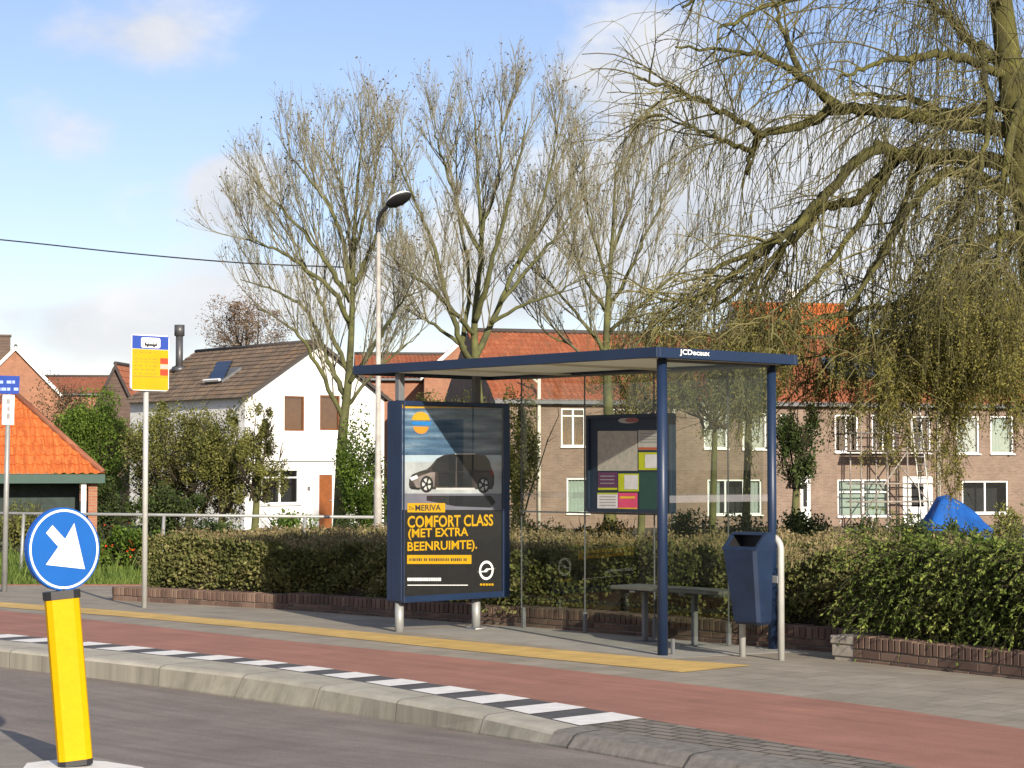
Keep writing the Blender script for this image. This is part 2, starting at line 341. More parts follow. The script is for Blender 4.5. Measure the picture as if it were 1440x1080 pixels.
def strand_tubes(mb, P, r0, r1, k=3, mi=0):
    n, m, _ = P.shape; t = np.gradient(P, axis=1); t /= np.maximum(np.linalg.norm(t, axis=2), 1e-9)[..., None]
    a = np.cross(t, np.where(np.abs(t[..., 2:3]) > .8, A(1, 0, 0), A(0, 0, 1))); a /= np.maximum(np.linalg.norm(a, axis=2), 1e-9)[..., None]; b = np.cross(t, a)
    r0 = np.broadcast_to(np.asarray(r0, float), (n,)); r1 = np.broadcast_to(np.asarray(r1, float), (n,))
    rr = r0[:, None] + (r1 - r0)[:, None] * np.linspace(0, 1, m)[None]
    ring = np.stack([P + (a * math.cos(2 * math.pi * q / k) + b * math.sin(2 * math.pi * q / k)) * rr[..., None] for q in range(k)], 2)
    base = mb.n; mb.v.append(ring.reshape(-1, 3)); mb.n += n * m * k
    I = base + np.arange(n * m * k).reshape(n, m, k); q = np.roll(I, -1, 2)
    f = np.stack([I[:, :-1], q[:, :-1], q[:, 1:], I[:, 1:]], -1).reshape(-1, 4); mb.f += f.tolist(); mb.mi += [mi] * len(f)
def smooth_line(pts, n=12):
    pts = np.asarray(pts, float); k = len(pts); out = []
    for i in range(k - 1):
        p0 = pts[max(i - 1, 0)]; p1 = pts[i]; p2 = pts[i + 1]; p3 = pts[min(i + 2, k - 1)]
        for t in np.linspace(0, 1, n, endpoint=False):
            out.append(.5 * ((2 * p1) + (-p0 + p2) * t + (2 * p0 - 5 * p1 + 4 * p2 - p3) * t * t + (-p0 + 3 * p1 - 3 * p2 + p3) * t ** 3))
    out.append(pts[-1]); return np.array(out)
def side_shoots(P, per, lo, hi, spread, up, length, bend=0, wob=.08, nseg=5, taper=.55):
    """shoots off polylines P (n,m,3): per shoots on each, between fractions lo..hi"""
    n, m, _ = P.shape; N = n * per; li = np.repeat(np.arange(n), per); t = NR.uniform(lo, hi, N) * (m - 1); i = np.minimum(t.astype(int), m - 2); fr = (t - i)[:, None]
    s0 = P[li, i] * (1 - fr) + P[li, i + 1] * fr; d = P[li, i + 1] - P[li, i]; d /= np.maximum(np.linalg.norm(d, axis=1), 1e-9)[:, None]
    s = rdir(N); s -= d * (s * d).sum(1)[:, None]; s /= np.linalg.norm(s, axis=1)[:, None]
    dd = d + s * spread + A(0, 0, up); L = length * NR.uniform(.55, 1.2, N) * (1.2 - taper * (t / (m - 1)))
    return strands(s0, dd, L, np.full(N, bend), nseg, wob)
# ------------------------------------------------------------------ ground, road, strips
class Line:
    def __init__(s, px, z=0.0):
        q = sorted(toLS(G(p[0], p[1], p[2] if len(p) > 2 else z)) for p in px); s.l = np.array([a for a, b in q]); s.s = np.array([b for a, b in q])
    def __call__(s, l):
        l = np.asarray(l, float); r = np.interp(l, s.l, s.s)
        k0 = (s.s[1] - s.s[0]) / (s.l[1] - s.l[0]); k1 = (s.s[-1] - s.s[-3]) / (s.l[-1] - s.l[-3]) * .5
        r = np.where(l < s.l[0], s.s[0] + (l - s.l[0]) * k0, r); return np.where(l > s.l[-1], s.s[-1] + (l - s.l[-1]) * k1 * np.exp(-(l - s.l[-1]) / 20), r)
B0 = Line([(0, 935.6, -.16), (180, 959, -.165), (360, 985.5, -.17), (480, 1003, -.16), (600, 1021, -.14), (700, 1037, -.115), (787, 1051, -.085), (950, 1080, -.08), (1120, 1112, -.08)])
B1 = Line([(0, 914), (180, 933), (360, 953), (480, 972), (600, 994), (700, 1012), (787, 1032), (900, 1052), (1010, 1072), (1120, 1092)], -.02)
B2 = Line([(0, 900), (180, 917), (360, 936), (480, 954), (600, 975), (700, 995), (815, 1021), (950, 1042), (1183, 1079)])
B3 = Line([(0, 891), (180, 908), (360, 927), (480, 942.5), (600, 960), (700, 975.5), (822, 995), (915, 1012), (1100, 1045), (1294, 1080), (1450, 1112)])
B4 = Line([(0, 858), (180, 877), (380, 899), (600, 920), (780, 940), (950, 960), (1212, 990), (1440, 1025), (1600, 1054)])
B5 = Line([(0, 854), (180, 868), (380, 886), (600, 909.5), (780, 928), (960, 946), (1100, 960)])
B6 = Line([(0, 847), (180, 860), (380, 877), (600, 897), (780, 914), (950, 928.5), (1061, 936.5), (1200, 947)])
WZ = -.055
lg = np.concatenate([np.arange(-9, 14, .5), np.arange(14, 70, 4.)])
def strip(name, La, Lb, za, zb, m, l=lg, off=0., kind='structure', sub=1):
    mb = MB(); sa = La(l); sb = Lb(l); fa = lambda z: z(l) if callable(z) else np.full(len(l), z); A0 = fa(za); A1 = fa(zb)
    rows = [[S(l[i], sa[i] + (sb[i] - sa[i]) * j / sub, A0[i] + (A1[i] - A0[i]) * j / sub + off) for i in range(len(l))] for j in range(sub + 1)]
    n = len(l); v = [p for r in rows for p in r]; f = [(j * n + i + 1, j * n + i, (j + 1) * n + i, (j + 1) * n + i + 1) for j in range(sub) for i in range(n - 1)]
    mb.add(v, f); o = mb.build(name, m); 
    if kind: tag(o, kind=kind)
    return o
# ground as one sheet to the horizon
def gz(s, l=0.):
    if l > 9.75: return float(np.interp(s, [-4000, .2, 1.5, 6, 12, 18, 30, 4000], [-.35, -.35, -.085, -.075, -.3, -.75, -.9, -.9]))
    return float(np.interp(s, [-4000, 1.35, 1.85, 5, 8, 15, 30, 4000], [-.35, -.35, .06, .06, -.1, -.75, -.9, -.9]))
ss = [-4000, -300, -40, -5, .2, 1.35, 1.85, 3, 5, 8, 11, 15, 22, 30, 60, 120, 300, 1000, 4000]; ll = [-4000, -800, -200, -60, -30, -15, -5, 5, 9.7, 9.8, 15, 30, 60, 120, 300, 1000, 4000]
mb = MB(); v = [S(l, s, gz(s, l)) for l in ll for s in ss]; ns = len(ss)
mb.add(v, [(i * ns + j, i * ns + j + 1, (i + 1) * ns + j + 1, (i + 1) * ns + j) for i in range(len(ll) - 1) for j in range(ns - 1)][::1]); tag(mb.build('ground', M['soil']), kind='structure')
_zq = [toLS(G(x, y, z)) + (z,) for x, y, z in [(0, 935.6, -.16), (360, 985.5, -.17), (480, 1003, -.16), (600, 1021, -.14), (700, 1037, -.115), (787, 1051, -.085), (950, 1080, -.08)]]; _zq.sort()
zroad = lambda l: np.interp(l, [a[0] for a in _zq], [a[2] for a in _zq])
far = lambda l: np.full(len(np.atleast_1d(l)), -30.)
strip('road', far, B0, lambda l: np.full(len(l), -.13), zroad, M['asphalt'])
l_split = toLS(G(812, 1021))[0]
lk = np.concatenate([[l_split], lg[lg > l_split]]); lr = np.concatenate([lg[lg < l_split], [l_split]])
def kerb(name, l, m):
    mb = MB(); n = len(l); z1 = -.02
    zr = zroad(l); b0 = np.minimum(B0(l), B1(l) - .012); prof = [(b0, zr - .05), (b0 + .002, zr + .01), (B1(l) - .008, z1 - .012 + 0 * l), (B1(l) + .006, z1 + .004 + 0 * l), (B1(l) + .04, -.006 + 0 * l), (B2(l), 0. * l)]
    v = [S(l[i], p[0][i], p[1][i]) for p in prof for i in range(n)]
    f = [(j * n + i + 1, j * n + i, (j + 1) * n + i, (j + 1) * n + i + 1) for j in range(len(prof) - 1) for i in range(n - 1)]; mb.add(v, f, 0); mb.mi = [1 if k_ < 2 * (n - 1) else 0 for k_ in range(len(f))]
    return tag(mb.build(name, m, lsuv=True), kind='structure')
kf = brick_mat('stained_kerb_face', (.30, .28, .22), (.34, .318, .255), (.20, .185, .15), 1.0, 5.0, .007, offset=0, var=.5, nscale=5, bump=.5)
kerb('kerb', lk, [M['kerb'], kf]); kerb('kerb', lr, [M['kerb_grey'], M['kerb_grey']])
strip('tile_strip', B2, B3, 0, 0, M['dark_tile'], lk); strip('paver_strip', B2, B3, 0, 0, M['smallpaver'], lr)
strip('cycle_path', B3, B4, 0, 0, M['redpath'])
strip('pavement', B4, B6, 0, 0, M['paver'])
WB = Line([(60, 832), (180, 843), (417, 856), (560, 868), (705, 879), (843, 889), (1000, 903), (1110, 913)], WZ)
WR = Line([(1176, 931), (1300, 943.5), (1440, 959), (1600, 979)], WZ * .6)
WBs = lambda l: np.interp(l, [-9, -1.9, 3.5, 6.86, 9.6, 13, 40], [1.74, 1.74, 1.56, 1.26, .66, .62, .62])
strip('pavement', B6, WBs, 0, WZ, M['paver'])
mb = MB(); mb.poly([S(9.5, .60, WZ + .001), S(13.6, .60, WZ + .001), S(9.5, 5.07, WZ + .001)]); tag(mb.build('pavement', M['paver']), kind='structure')
mb = MB(); mb.prism([S(13.7, .60, WZ - .03), S(9.5, 5.19, WZ - .03), S(9.5, 5.06, WZ - .03), S(13.58, .60, WZ - .03)], eZ * .045); tag(mb.build('pavement_edging', mat('red_brick_edging', (.22, .10, .07), .9, .3, 8)), kind='structure')
ye = toLS(G(1010, 941))[0]
strip('yellow_guide_line', B5, B6, 0, 0, M['yellow_tile'], np.concatenate([[ye], lg[lg > ye]]), off=.004)
# white tiles
lw = toLS(G(890, 1012))[0]; mb = MB()
for i in range(60):
    l0 = lw + i * .6; l = np.array([l0, l0 + .33]); a = B2(l) + .005; b = B3(l) - .005
    mb.poly([S(l[1], a[1], .004), S(l[0], a[0], .004), S(l[0], b[0], .004), S(l[1], b[1], .004)])
o = tag(mb.build('painted_tile_markings', M['white_tile']), kind='structure')
# traffic island in the foreground
isl = [G(x, y, -.03) for x, y in [(-500, 1003), (-160, 1012), (-40, 1019), (20, 1029), (75, 1047), (130, 1064), (215, 1080), (330, 1110), (330, 1190), (-500, 1190)]]
mb = MB(); mb.prism([p - eZ * .14 for p in isl], eZ * .14); tag(mb.build('traffic_island', mat('island_concrete', (.24, .215, .185), .9, .25, 3, bump=.4, bscale=90)), kind='structure')
mb = MB(); mb.prism([G(x, y, -.024) for x, y in [(38, 1076), (92, 1070), (150, 1074), (200, 1082), (235, 1100), (20, 1100)]], eZ * .012); tag(mb.build('island_paint', M['white_tile']), kind='structure')
# shelter base slab
mb = MB(); mb.prism([S(-.25, -.16, -.040), S(-.25, 1.5, -.084), S(3.4, 1.5, -.084), S(3.4, -.05, -.048)], eZ * .037); tag(mb.build('pavement_slab', mat('pale_concrete', (.30, .285, .25), .9, .15, 2.5, bump=.3, bscale=60)), kind='structure')
# ------------------------------------------------------------------ planter walls
def planter(name, runs, label, pier=None):
    root = empty(name, S(runs[0][0][0], runs[0][0][1], WZ), label, 'wall'); body = MB(); cop = MB(); core = MB()
    for (a, b, h) in runs:
        p0 = S(a[0], a[1], WZ - .02); p1 = S(b[0], b[1], WZ - .02); L = np.linalg.norm(p1 - p0); d = (p1 - p0) / L; n = np.cross(d, eZ)
        core.box((p0 + p1) / 2 + eZ * (h - .075) / 2, (d, n, eZ), (L / 2 - .004, .098, (h - .075) / 2))
        rows = int(round((h - .09) / .058)); rh = (h - .09) / rows
        for r in range(rows):
            x = -.11 * (r % 2)
            while x < L - .03:
                w = min(.21, L - x) if x >= 0 else .10; x0 = max(x, 0)
                for sg in (1, -1):
                    body.bbox(p0 + d * (x0 + w / 2) + n * sg * (.085 + R.uniform(-.002, .002)) + eZ * (rh * (r + .5)), (d, n, eZ), (w / 2 - .005, .022, rh / 2 - .005), .004)
                x = x0 + w
        x = 0
        while x < L - .02:
            cop.bbox(p0 + d * (x + .034) + eZ * (h - .037 + R.uniform(-.004, .004)), (d, n, eZ), (.029, .112, .05), .006); x += .068
    core.build('mortar_bed', M['mortar'], root); body.build('brick_courses', M['wallbrick'], root); cop.build('coping', M['wallbrick'], root)
    if pier is not None:
        q = MB(); q.bbox(S(pier[0], pier[1], WZ + .10), (eL, eS, eZ), (.12, .12, .05), .01); q.bbox(S(pier[0], pier[1], WZ + .02), (eL, eS, eZ), (.105, .105, .07), .008)
        q.bbox(S(pier[0], pier[1], WZ + .185), (eL, eS, eZ), (.13, .13, .035), .01); q.build('corner_pier', M['pier'], root)
planter('planter_wall', [((9.6, .68), (6.86, 1.28), .17), ((6.86, 1.28), (3.5, 1.58), .19), ((3.5, 1.58), (-1.95, 1.76), .21)], 'long low brick planter wall under the hedge behind the bus shelter')
cw = toLS(G(1188, 930, -.04)); c2 = toLS(G(1440, 960, -.04)); k = (c2[1] - cw[1]) / (c2[0] - cw[0]); e2 = (cw[0] - 6, cw[1] - 6 * k)
planter('planter_wall', [((cw[0] - .12, cw[1] + .1 - .12 * k), (e2[0], e2[1] + .1), .235), ((cw[0] + .0, cw[1] + .22), (cw[0], 1.6), .235)], 'low brick planter wall with a pale corner pier, right of the litter bin', pier=(cw[0], cw[1] + .1))
# ------------------------------------------------------------------ hedges
def hedge(name, l0, l1, sf, sb, h, n, label, leafm, tipm=None, size=.05, tipn=0, lump=.06, base=.08):
    c = S((l0 + l1) / 2, sf(0) if callable(sf) else sf, base); root = empty(name, c, label, 'hedge')
    sfn = sf if callable(sf) else (lambda l: sf + 0 * np.asarray(l)); ph = NR.uniform(0, 6, 6)
    hz = lambda l, s: h + lump * (np.sin(l * 2.3 + ph[0]) * .5 + np.sin(l * 5.1 + s * 3 + ph[1]) * .4 + np.sin(s * 4.3 + ph[2]) * .4 + np.sin(l * 9 - s * 7 + ph[3]) * .3)
    fz = lambda l, z: lump * .9 * (np.sin(l * 3.1 + ph[4]) + .7 * np.sin(l * 7.3 + z * 9 + ph[5]))
    def pts(n, ft):
        nf = int(n * ft); l = NR.uniform(l0, l1, nf); z = NR.uniform(0, 1, nf) ** .9; s = sfn(l) + fz(l, z) + .10 * (2 * z - 1) ** 2 + np.abs(NR.normal(0, .08, nf)); H = hz(l, s)
        P1 = [S(a, b, base + c * (d - base)) for a, b, c, d in zip(l, s, z, H)]
        nt_ = n - nf; l = NR.uniform(l0, l1, nt_); s = sfn(l) + (sb - sfn(l)) * NR.uniform(0, 1, nt_) ** 1.3; z = hz(l, s) - np.abs(NR.normal(0, .05, nt_))
        return np.array(P1 + [S(a, b, c) for a, b, c in zip(l, s, z)])
    P = pts(n, .55)
    ne = n // 12; s = NR.uniform(sfn(l1), sb, ne); z = NR.uniform(base, h, ne); P = np.concatenate([P, [S(l1 + NR.normal(0, .06), a, b) for a, b in zip(s, z)], [S(l0 + NR.normal(0, .06), a, b) for a, b in zip(s, z)]])
    up = rdir(len(P)) + A(0, 0, .6) - eS * .3
    mb = MB(); mb.quads(leaf_quads(P, size, .6, up, .2)); mb.build('foliage', leafm, root, nouv=True)
    if tipm:
        l = NR.uniform(l0, l1, tipn); s = sfn(l) + (sb - sfn(l)) * NR.uniform(0, 1, tipn); P = np.array([S(a, b, c) for a, b, c in zip(l, s, hz(l, s) - .03)])
        q = strands(P, rdir(tipn) * .5 + A(0, 0, 1), NR.uniform(.05, .13, tipn), np.zeros(tipn), 2, .2)
        mb = MB(); strand_tubes(mb, q, .004, .002); mb.quads(leaf_quads(np.repeat(q[:, 2], 2, 0) + NR.normal(0, .015, (2 * tipn, 3)), size * .75, .55)); mb.build('shoot_tips', tipm, root, nouv=True)
    # solid dark core added inside the leaves to block light
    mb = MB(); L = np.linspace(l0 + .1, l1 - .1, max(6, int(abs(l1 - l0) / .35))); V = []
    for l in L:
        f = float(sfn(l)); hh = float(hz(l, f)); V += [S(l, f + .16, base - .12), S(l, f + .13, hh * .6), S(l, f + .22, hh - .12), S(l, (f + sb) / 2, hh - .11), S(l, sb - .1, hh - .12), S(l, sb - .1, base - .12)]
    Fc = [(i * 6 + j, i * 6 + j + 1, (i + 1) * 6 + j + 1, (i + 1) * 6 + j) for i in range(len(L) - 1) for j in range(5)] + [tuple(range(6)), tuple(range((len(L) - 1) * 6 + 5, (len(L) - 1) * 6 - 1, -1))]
    mb.add(V, Fc); mb.build('light_blocking_core', M['twigcore'], root); return root
hsf = lambda l: np.interp(l, [-3, 3.5, 6.86, 9.6], [1.95, 1.76, 1.46, .90])
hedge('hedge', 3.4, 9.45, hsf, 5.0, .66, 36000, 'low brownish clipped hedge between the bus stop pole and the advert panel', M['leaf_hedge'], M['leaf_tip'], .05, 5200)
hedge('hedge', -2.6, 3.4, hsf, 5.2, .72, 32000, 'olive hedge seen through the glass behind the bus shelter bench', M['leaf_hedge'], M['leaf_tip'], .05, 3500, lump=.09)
# arching right-hand shrub
def spray_hedge():
    l1, l0 = cw[0] - .05, cw[0] - 6.0; sfn = lambda l: cw[1] + .28 + k * (np.asarray(l) - cw[0])
    root = hedge('hedge', l0, l1, sfn, 3.6, .87, 20000, 'bright green arching shrub hedge spilling over the brick wall at right', M['leaf_spray'], None, .042, lump=.08)
    n = 2300; l = NR.uniform(l0, l1 + .1, n); z = NR.uniform(.12, 1, n) ** .8; top = NR.random(n) < .35
    s = np.where(top, sfn(l) + NR.uniform(0, 2.4, n), sfn(l) + .12 - .0 * z); zz = np.where(top, .82, .1 + .78 * z)
    P = np.array([S(a, b, c) for a, b, c in zip(l, s, zz)])
    d = -eS * NR.uniform(.3, 1.1, n)[:, None] + eL * NR.normal(0, .7, n)[:, None] + eZ * NR.uniform(.3, 1.3, n)[:, None]
    q = strands(P, d, NR.uniform(.3, .62, n), NR.uniform(.2, .42, n), 6, .1)
    mb = MB(); strand_tubes(mb, q, .004, .002); mb.build('twigs', M['twigcore'], root, nouv=True)
    per = 24; t = NR.uniform(.1, 6, (n, per)); i = np.minimum(t.astype(int), 5); fr = (t - i)[..., None]; r = np.arange(n)[:, None]
    p = (q[r, i] * (1 - fr) + q[r, i + 1] * fr).reshape(-1, 3); dd = (q[r, i + 1] - q[r, i]); dd /= np.linalg.norm(dd, axis=2)[..., None]
    dd = dd.reshape(-1, 3) + rdir(n * per) * .8
    mb = MB(); mb.quads(leaf_quads(p, .040, .38, dd, .1)); mb.build('arching_sprays', M['leaf_spray'], root, nouv=True)
spray_hedge()
#PART2
# ------------------------------------------------------------------ bus shelter
sh = empty('bus_shelter', S(0, 0, -.02), 'blue framed glass bus shelter with a flat roof and a built-in advert panel', 'bus shelter')
mb = MB(); mb.tube([S(0, 0, -.03), S(0, 0, 2.405)], .043, 20); mb.build('post', M['blue'], sh, True)
mb = MB(); mb.tube([S(.05, 1.42, -.06), S(.05, 1.42, 2.405)], .04, 20); mb.build('post', M['blue'], sh, True)
# roof
r0, r1, q0, q1, zb, zt = -.15, 3.86, -.215, 1.54, 2.40, 2.486
mb = MB()
mid = S((r0 + r1) / 2, (q0 + q1) / 2, (zb + zt) / 2); hl = (r1 - r0) / 2; hs = (q1 - q0) / 2
for c, h in ((S((r0 + r1) / 2, q0 + .02, (zb + zt) / 2), (hl, .02, .043)), (S((r0 + r1) / 2, q1 - .02, (zb + zt) / 2), (hl, .02, .043)),
             (S(r0 + .02, (q0 + q1) / 2, (zb + zt) / 2), (.0199, hs - .04, .043)), (S(r1 - .02, (q0 + q1) / 2, (zb + zt) / 2), (.0199, hs - .04, .043))):
    mb.bbox(c, (eL, eS, eZ), h, .004)
roof = mb.build('roof', M['blue'], sh)
mb = MB(); mb.box(S((r0 + r1) / 2, (q0 + q1) / 2, zb + .045), (eL, eS, eZ), (hl - .041, hs - .041, .010)); mb.build('ceiling_panel', M['ceiling'], roof)
mb = MB()
for l in (.02, 1.33, 2.65): mb.box(S(l, (q0 + q1) / 2, zb + .010), (eL, eS, eZ), (.02, hs - .05, .0095))
mb.build('roof_beam', M['cream'], roof)
pF = S(r0 - .003, 0, 0); fx = lambda x, y: OP(x, y, pF, -eL)
a = fx(956, 500.5); b = fx(998, 501.5); t = fx(956, 490.5)
mb = MB(); put_text(mb, 'JCDecaux', a, (b - a) * A(1, 1, 0), A(0, 0, .056), bold=.02); mb.build('lettering', M['sign_white'], roof)
# glass
GS = 1.36
def pane(c, ax, h): mb = MB(); mb.box(c, ax, h); return mb.build('glass_panel', M['shelter_glass'], sh)
seam = [.09, .50, 1.40, 2.31, 3.20]
for i in range(4):
    a, b = seam[i] + .008, seam[i + 1] - .008; pane(S((a + b) / 2, GS, 1.25), (eL, eS, eZ), ((b - a) / 2, .004, 1.13))
g = pane(S(.02, .71, 1.25), (eL, eS, eZ), (.004, .62, 1.13))
mb = MB()
mb.box(S(1.65, GS - .0075, 1.255), (eL, eS, eZ), (1.55, .001, .03)); mb.box(S(.0125, .71, 1.255), (eL, eS, eZ), (.001, .61, .03)); mb.build('etched_band', M['etched'], sh)
mb = MB()
for l in seam[1:]: mb.box(S(l, GS, 1.25), (eL, eS, eZ), (.0045, .006, 1.13))
mb.box(S(1.65, GS, 2.39), (eL, eS, eZ), (1.55, .02, .0095)); mb.box(S(.02, .71, 2.39), (eL, eS, eZ), (.02, .63, .0095)); mb.box(S(2.2, GS - .03, 1.09), (eL, eS, eZ), (.98, .008, .008))
mb.build('glazing_bars', M['gutter_grey'], sh)
for l in (.50, 1.40, 2.31, 3.17):
    mb = MB(); mb.bbox(S(l, GS, .055), (eL, eS, eZ), (.018, .018, .10), .005); mb.build('foot', M['gutter_grey'], sh)
mb = MB(); mb.bbox(S(.02, .14, .035), (eL, eS, eZ), (.014, .014, .08), .004); mb.build('foot', M['gutter_grey'], sh)
# timetable case on the back glass
cp = S(0, 1.262, 0); cx = lambda x, y: OP(x, y, cp, -eS)
la, za = toLS(cx(825, 600))[0], cx(825, 584)[2]; lb, zb2 = toLS(cx(942, 600))[0], cx(835, 720)[2]
mb = MB(); lc = (la + lb) / 2; hw = abs(la - lb) / 2; zc = (za + zb2) / 2; hh = (za - zb2) / 2
mb.bbox(S(lc, 1.312, zc), (eL, eS, eZ), (hw, .04, hh), .01); fr = .035
for dx, dz, w, h in ((0, hh - fr / 2, hw, fr / 2), (0, -hh + fr / 2, hw, fr / 2), (-hw + fr / 2, 0, fr / 2, hh - fr), (hw - fr / 2, 0, fr / 2, hh - fr)):
    mb.box(S(lc + dx, 1.262, zc + dz), (eL, eS, eZ), (w, .012, h))
case = mb.build('timetable_case', mat('dark_blue_frame', (.016, .028, .05), .5, .15, 4), sh)
cp2 = S(0, 1.268, 0)
def notice(x0, y0, x1, y1, m, strips=()):
    f = lambda x, y, o=0: OP(x, y, S(0, 1.268 - o, 0), -eS)
    mb = MB(); ms = [m]; p = [f(x0, y1), f(x1, y1), f(x1, y0), f(x0, y0)]; mb.prism(p, eS * .003)
    for (a, b, c, d, mm) in strips:
        if mm not in ms: ms.append(mm)
        mb.poly([f(a, d, .002), f(c, d, .002), f(c, b, .002), f(a, b, .002)], ms.index(mm))
    mb.build('notice', [M.get(x) or x for x in ms], case)
pp = lambda n, c: mat(n, c, .7, .1, 14)
pg = pp('paper_grey', (.40, .395, .37)); plime = pp('paper_lime', (.42, .46, .02)); ppur = pp('paper_purple', (.10, .035, .09)); ppk = pp('paper_pink', (.62, .07, .16)); pw = pp('paper_white', (.62, .60, .62)); pgr = pp('paper_teal', (.022, .065, .055)); pred = pp('paper_red', (.4, .1, .05)); pye = pp('paper_yellow', (.7, .45, .03)); pmap = mat('map_print', (.36, .37, .33), .7, .2, 22, col2=(.47, .41, .36)); plin = pp('print_grey', (.27, .26, .26))
notice(840.5, 606, 896, 662, pmap)
notice(897.5, 605, 925, 633, pg, [(898, 629, 925, 632.5, pred)] + [(900, y, 923, y + 1.2, plin) for y in (609, 613, 617, 621)])
notice(898, 636, 925, 661, plime, [(907, 639, 925, 658, pw)])
notice(841, 664, 868, 689, ppur, [(841, 686, 868, 689, plime)] + [(844, y, 864, y + 1.2, plin) for y in (669, 674, 679)])
notice(869.5, 666, 898, 691, plime, [(878, 668, 897, 688, pw)])
notice(840, 693, 868, 715, pw, [(840, 693, 868, 695, plime)] + [(843, y, 866, y + 1, plin) for y in (698, 702, 706, 710)])
notice(869, 693, 896, 718, ppk, [(872, 698, 893, 701, pye), (869, 714, 896, 718, pye)])
notice(899, 664, 926, 718, pgr)
f = lambda x, y: OP(x, y, cp2, -eS); mb = MB(); c = f(884, 591); mb.disc(c - eS * .001, -eL, eZ, .135, .028, 24, 0, 2 * math.pi, 0); c = f(889, 591); mb.disc(c - eS * .002, -eL, eZ, .09, .02, 24, 0, 2 * math.pi, 1); mb.build('emblem', [pg, pp('emblem_red', (.28, .10, .09))], case)
# advert display
LP = 3.13; dP = S(LP, 0, 0)
def fp(x, y, o=0): return OP(x, y, S(LP - o, 0, 0), -eL)
s0 = toLS(fp(567, 700))[1]; s1 = toLS(fp(716.5, 700))[1]; z1 = fp(567, 563)[2]; z0 = fp(567, 848.5)[2]; dt = .27
mb = MB(); sc_, hs_, zc_, hz_ = (s0 + s1) / 2, (s1 - s0) / 2, (z0 + z1) / 2, (z1 - z0) / 2
mb.bbox(S(LP + dt / 2, sc_, zc_), (eL, eS, eZ), (dt / 2 - .012, hs_, hz_), .018)
pl, pr, pt, pb = toLS(fp(568.5, 700))[1], toLS(fp(706.5, 700))[1], fp(600, 571)[2], fp(600, 837)[2]
for ca, cb, cc, cd in ((s0 + .004, pl, z0 + .004, z1 - .004), (pr, s1 - .004, z0 + .004, z1 - .004), (pl, pr, z0 + .004, pb), (pl, pr, pt, z1 - .004)):
    mb.bbox(S(LP + .006, (ca + cb) / 2, (cc + cd) / 2), (eL, eS, eZ), (.018, (cb - ca) / 2, (cd - cc) / 2), .004)
mb.box(S(LP + dt * .55, s0 - .001, zc_), (eL, eS, eZ), (.012, .003, hz_ - .03))
disp = mb.build('advert_display', M['blue'], sh)
for s in (toLS(fp(574, 850))[1], toLS(fp(682, 850))[1]):
    mb = MB(); mb.tube([S(LP + .13, s, -.05), S(LP + .13, s, z0 + .01)], .042, 16); mb.bbox(S(LP + .13, s, -.025), (eL, eS, eZ), (.07, .07, .008), .003); mb.build('leg', M['grey_metal'], disp, True)
    mb = MB(); mb.bbox(S(LP + .13, s, (z1 + 2.40) / 2), (eL, eS, eZ), (.03, .035, (2.40 - z1) / 2 - .001), .004); mb.build('roof_support', M['gutter_grey'], disp)
# poster print
def wavesky():
    m, N, L, b = nt('printed_sea_and_sky'); setin(b, Roughness=.3)
    tc = N.new('ShaderNodeTexCoord'); mp = N.new('ShaderNodeMapping'); mp.inputs['Scale'].default_value = (1.2, 9, 1); mp.inputs['Rotation'].default_value = (0, 0, .16); L.new(tc.outputs['UV'], mp.inputs[0])
    nz = N.new('ShaderNodeTexNoise'); nz.inputs['Scale'].default_value = 1.6; nz.inputs['Detail'].default_value = 6; L.new(mp.outputs[0], nz.inputs['Vector'])
    cr = N.new('ShaderNodeValToRGB'); e = cr.color_ramp.elements; e[0].position = .3; e[0].color = (.06, .13, .24, 1); e[1].position = .75; e[1].color = (.42, .55, .65, 1); x = e.new(.5); x.color = (.14, .25, .38, 1)
    L.new(nz.outputs['Fac'], cr.inputs[0]); L.new(cr.outputs[0], b.inputs['Base Color']); return m
PM = [wavesky(), mat('print_sand', (.36, .39, .40), .3, .25, 5), mat('print_black', (.022, .022, .022), .3, .1, 5), M['ochre'], mat('print_white', (.78, .78, .78), .3, .02, 5), mat('car_body', (.045, .039, .037), .3, .35, 7), mat('car_glass', (.02, .022, .024), .3, .2, 5), mat('print_shadow', (.15, .155, .19), .3, .1, 5), mat('print_blue', (.02, .2, .55), .3, .05, 5), mat('print_orange', (.75, .25, .03), .3, .05, 5), mat('print_haze', (.36, .45, .52), .3, .12, 7), mat('car_chrome', (.5, .5, .5), .3, .1, 8), mat('car_wing_light', (.20, .17, .16), .3, .35, 9), mat('car_wing_dark', (.075, .065, .062), .3, .3, 9), mat('tail_lamp', (.25, .02, .015), .3, .1, 8)]
mb = MB()
def pq(x0, y0, x1, y1, mi, o=.002): mb.poly([fp(x0, y1, o), fp(x1, y1, o), fp(x1, y0, o), fp(x0, y0, o)], mi)
def pn(pts, mi, o): mb.poly([fp(x, y, o) for x, y in pts], mi)
LPo = -.012  # poster sits behind the frame lip
def rel(o): return LPo + o
E0 = lambda x0, y0, x1, y1, mi, o: pq(x0, y0, x1, y1, mi, rel(o))
E0(566, 569, 708, 719, 0, .0); E0(566, 649, 708, 719, 1, .001); E0(566, 640, 708, 650, 10, .001); E0(566, 717, 708, 840, 2, .0015); E0(566, 569, 708, 574, 3, .001)
E0(568, 694, 706, 717, 7, .002)
pn([(600, 697), (690, 697), (697, 706), (690, 714), (640, 712), (600, 704)], 6, rel(.0022))
pn([(575, 681), (576, 672), (580, 667), (590, 663), (600, 660), (606, 655), (614, 645), (624, 640), (640, 638), (665, 638), (682, 640), (688, 647), (692, 660), (695, 668), (695, 681), (692, 688), (580, 688), (576, 686)], 5, rel(.003))
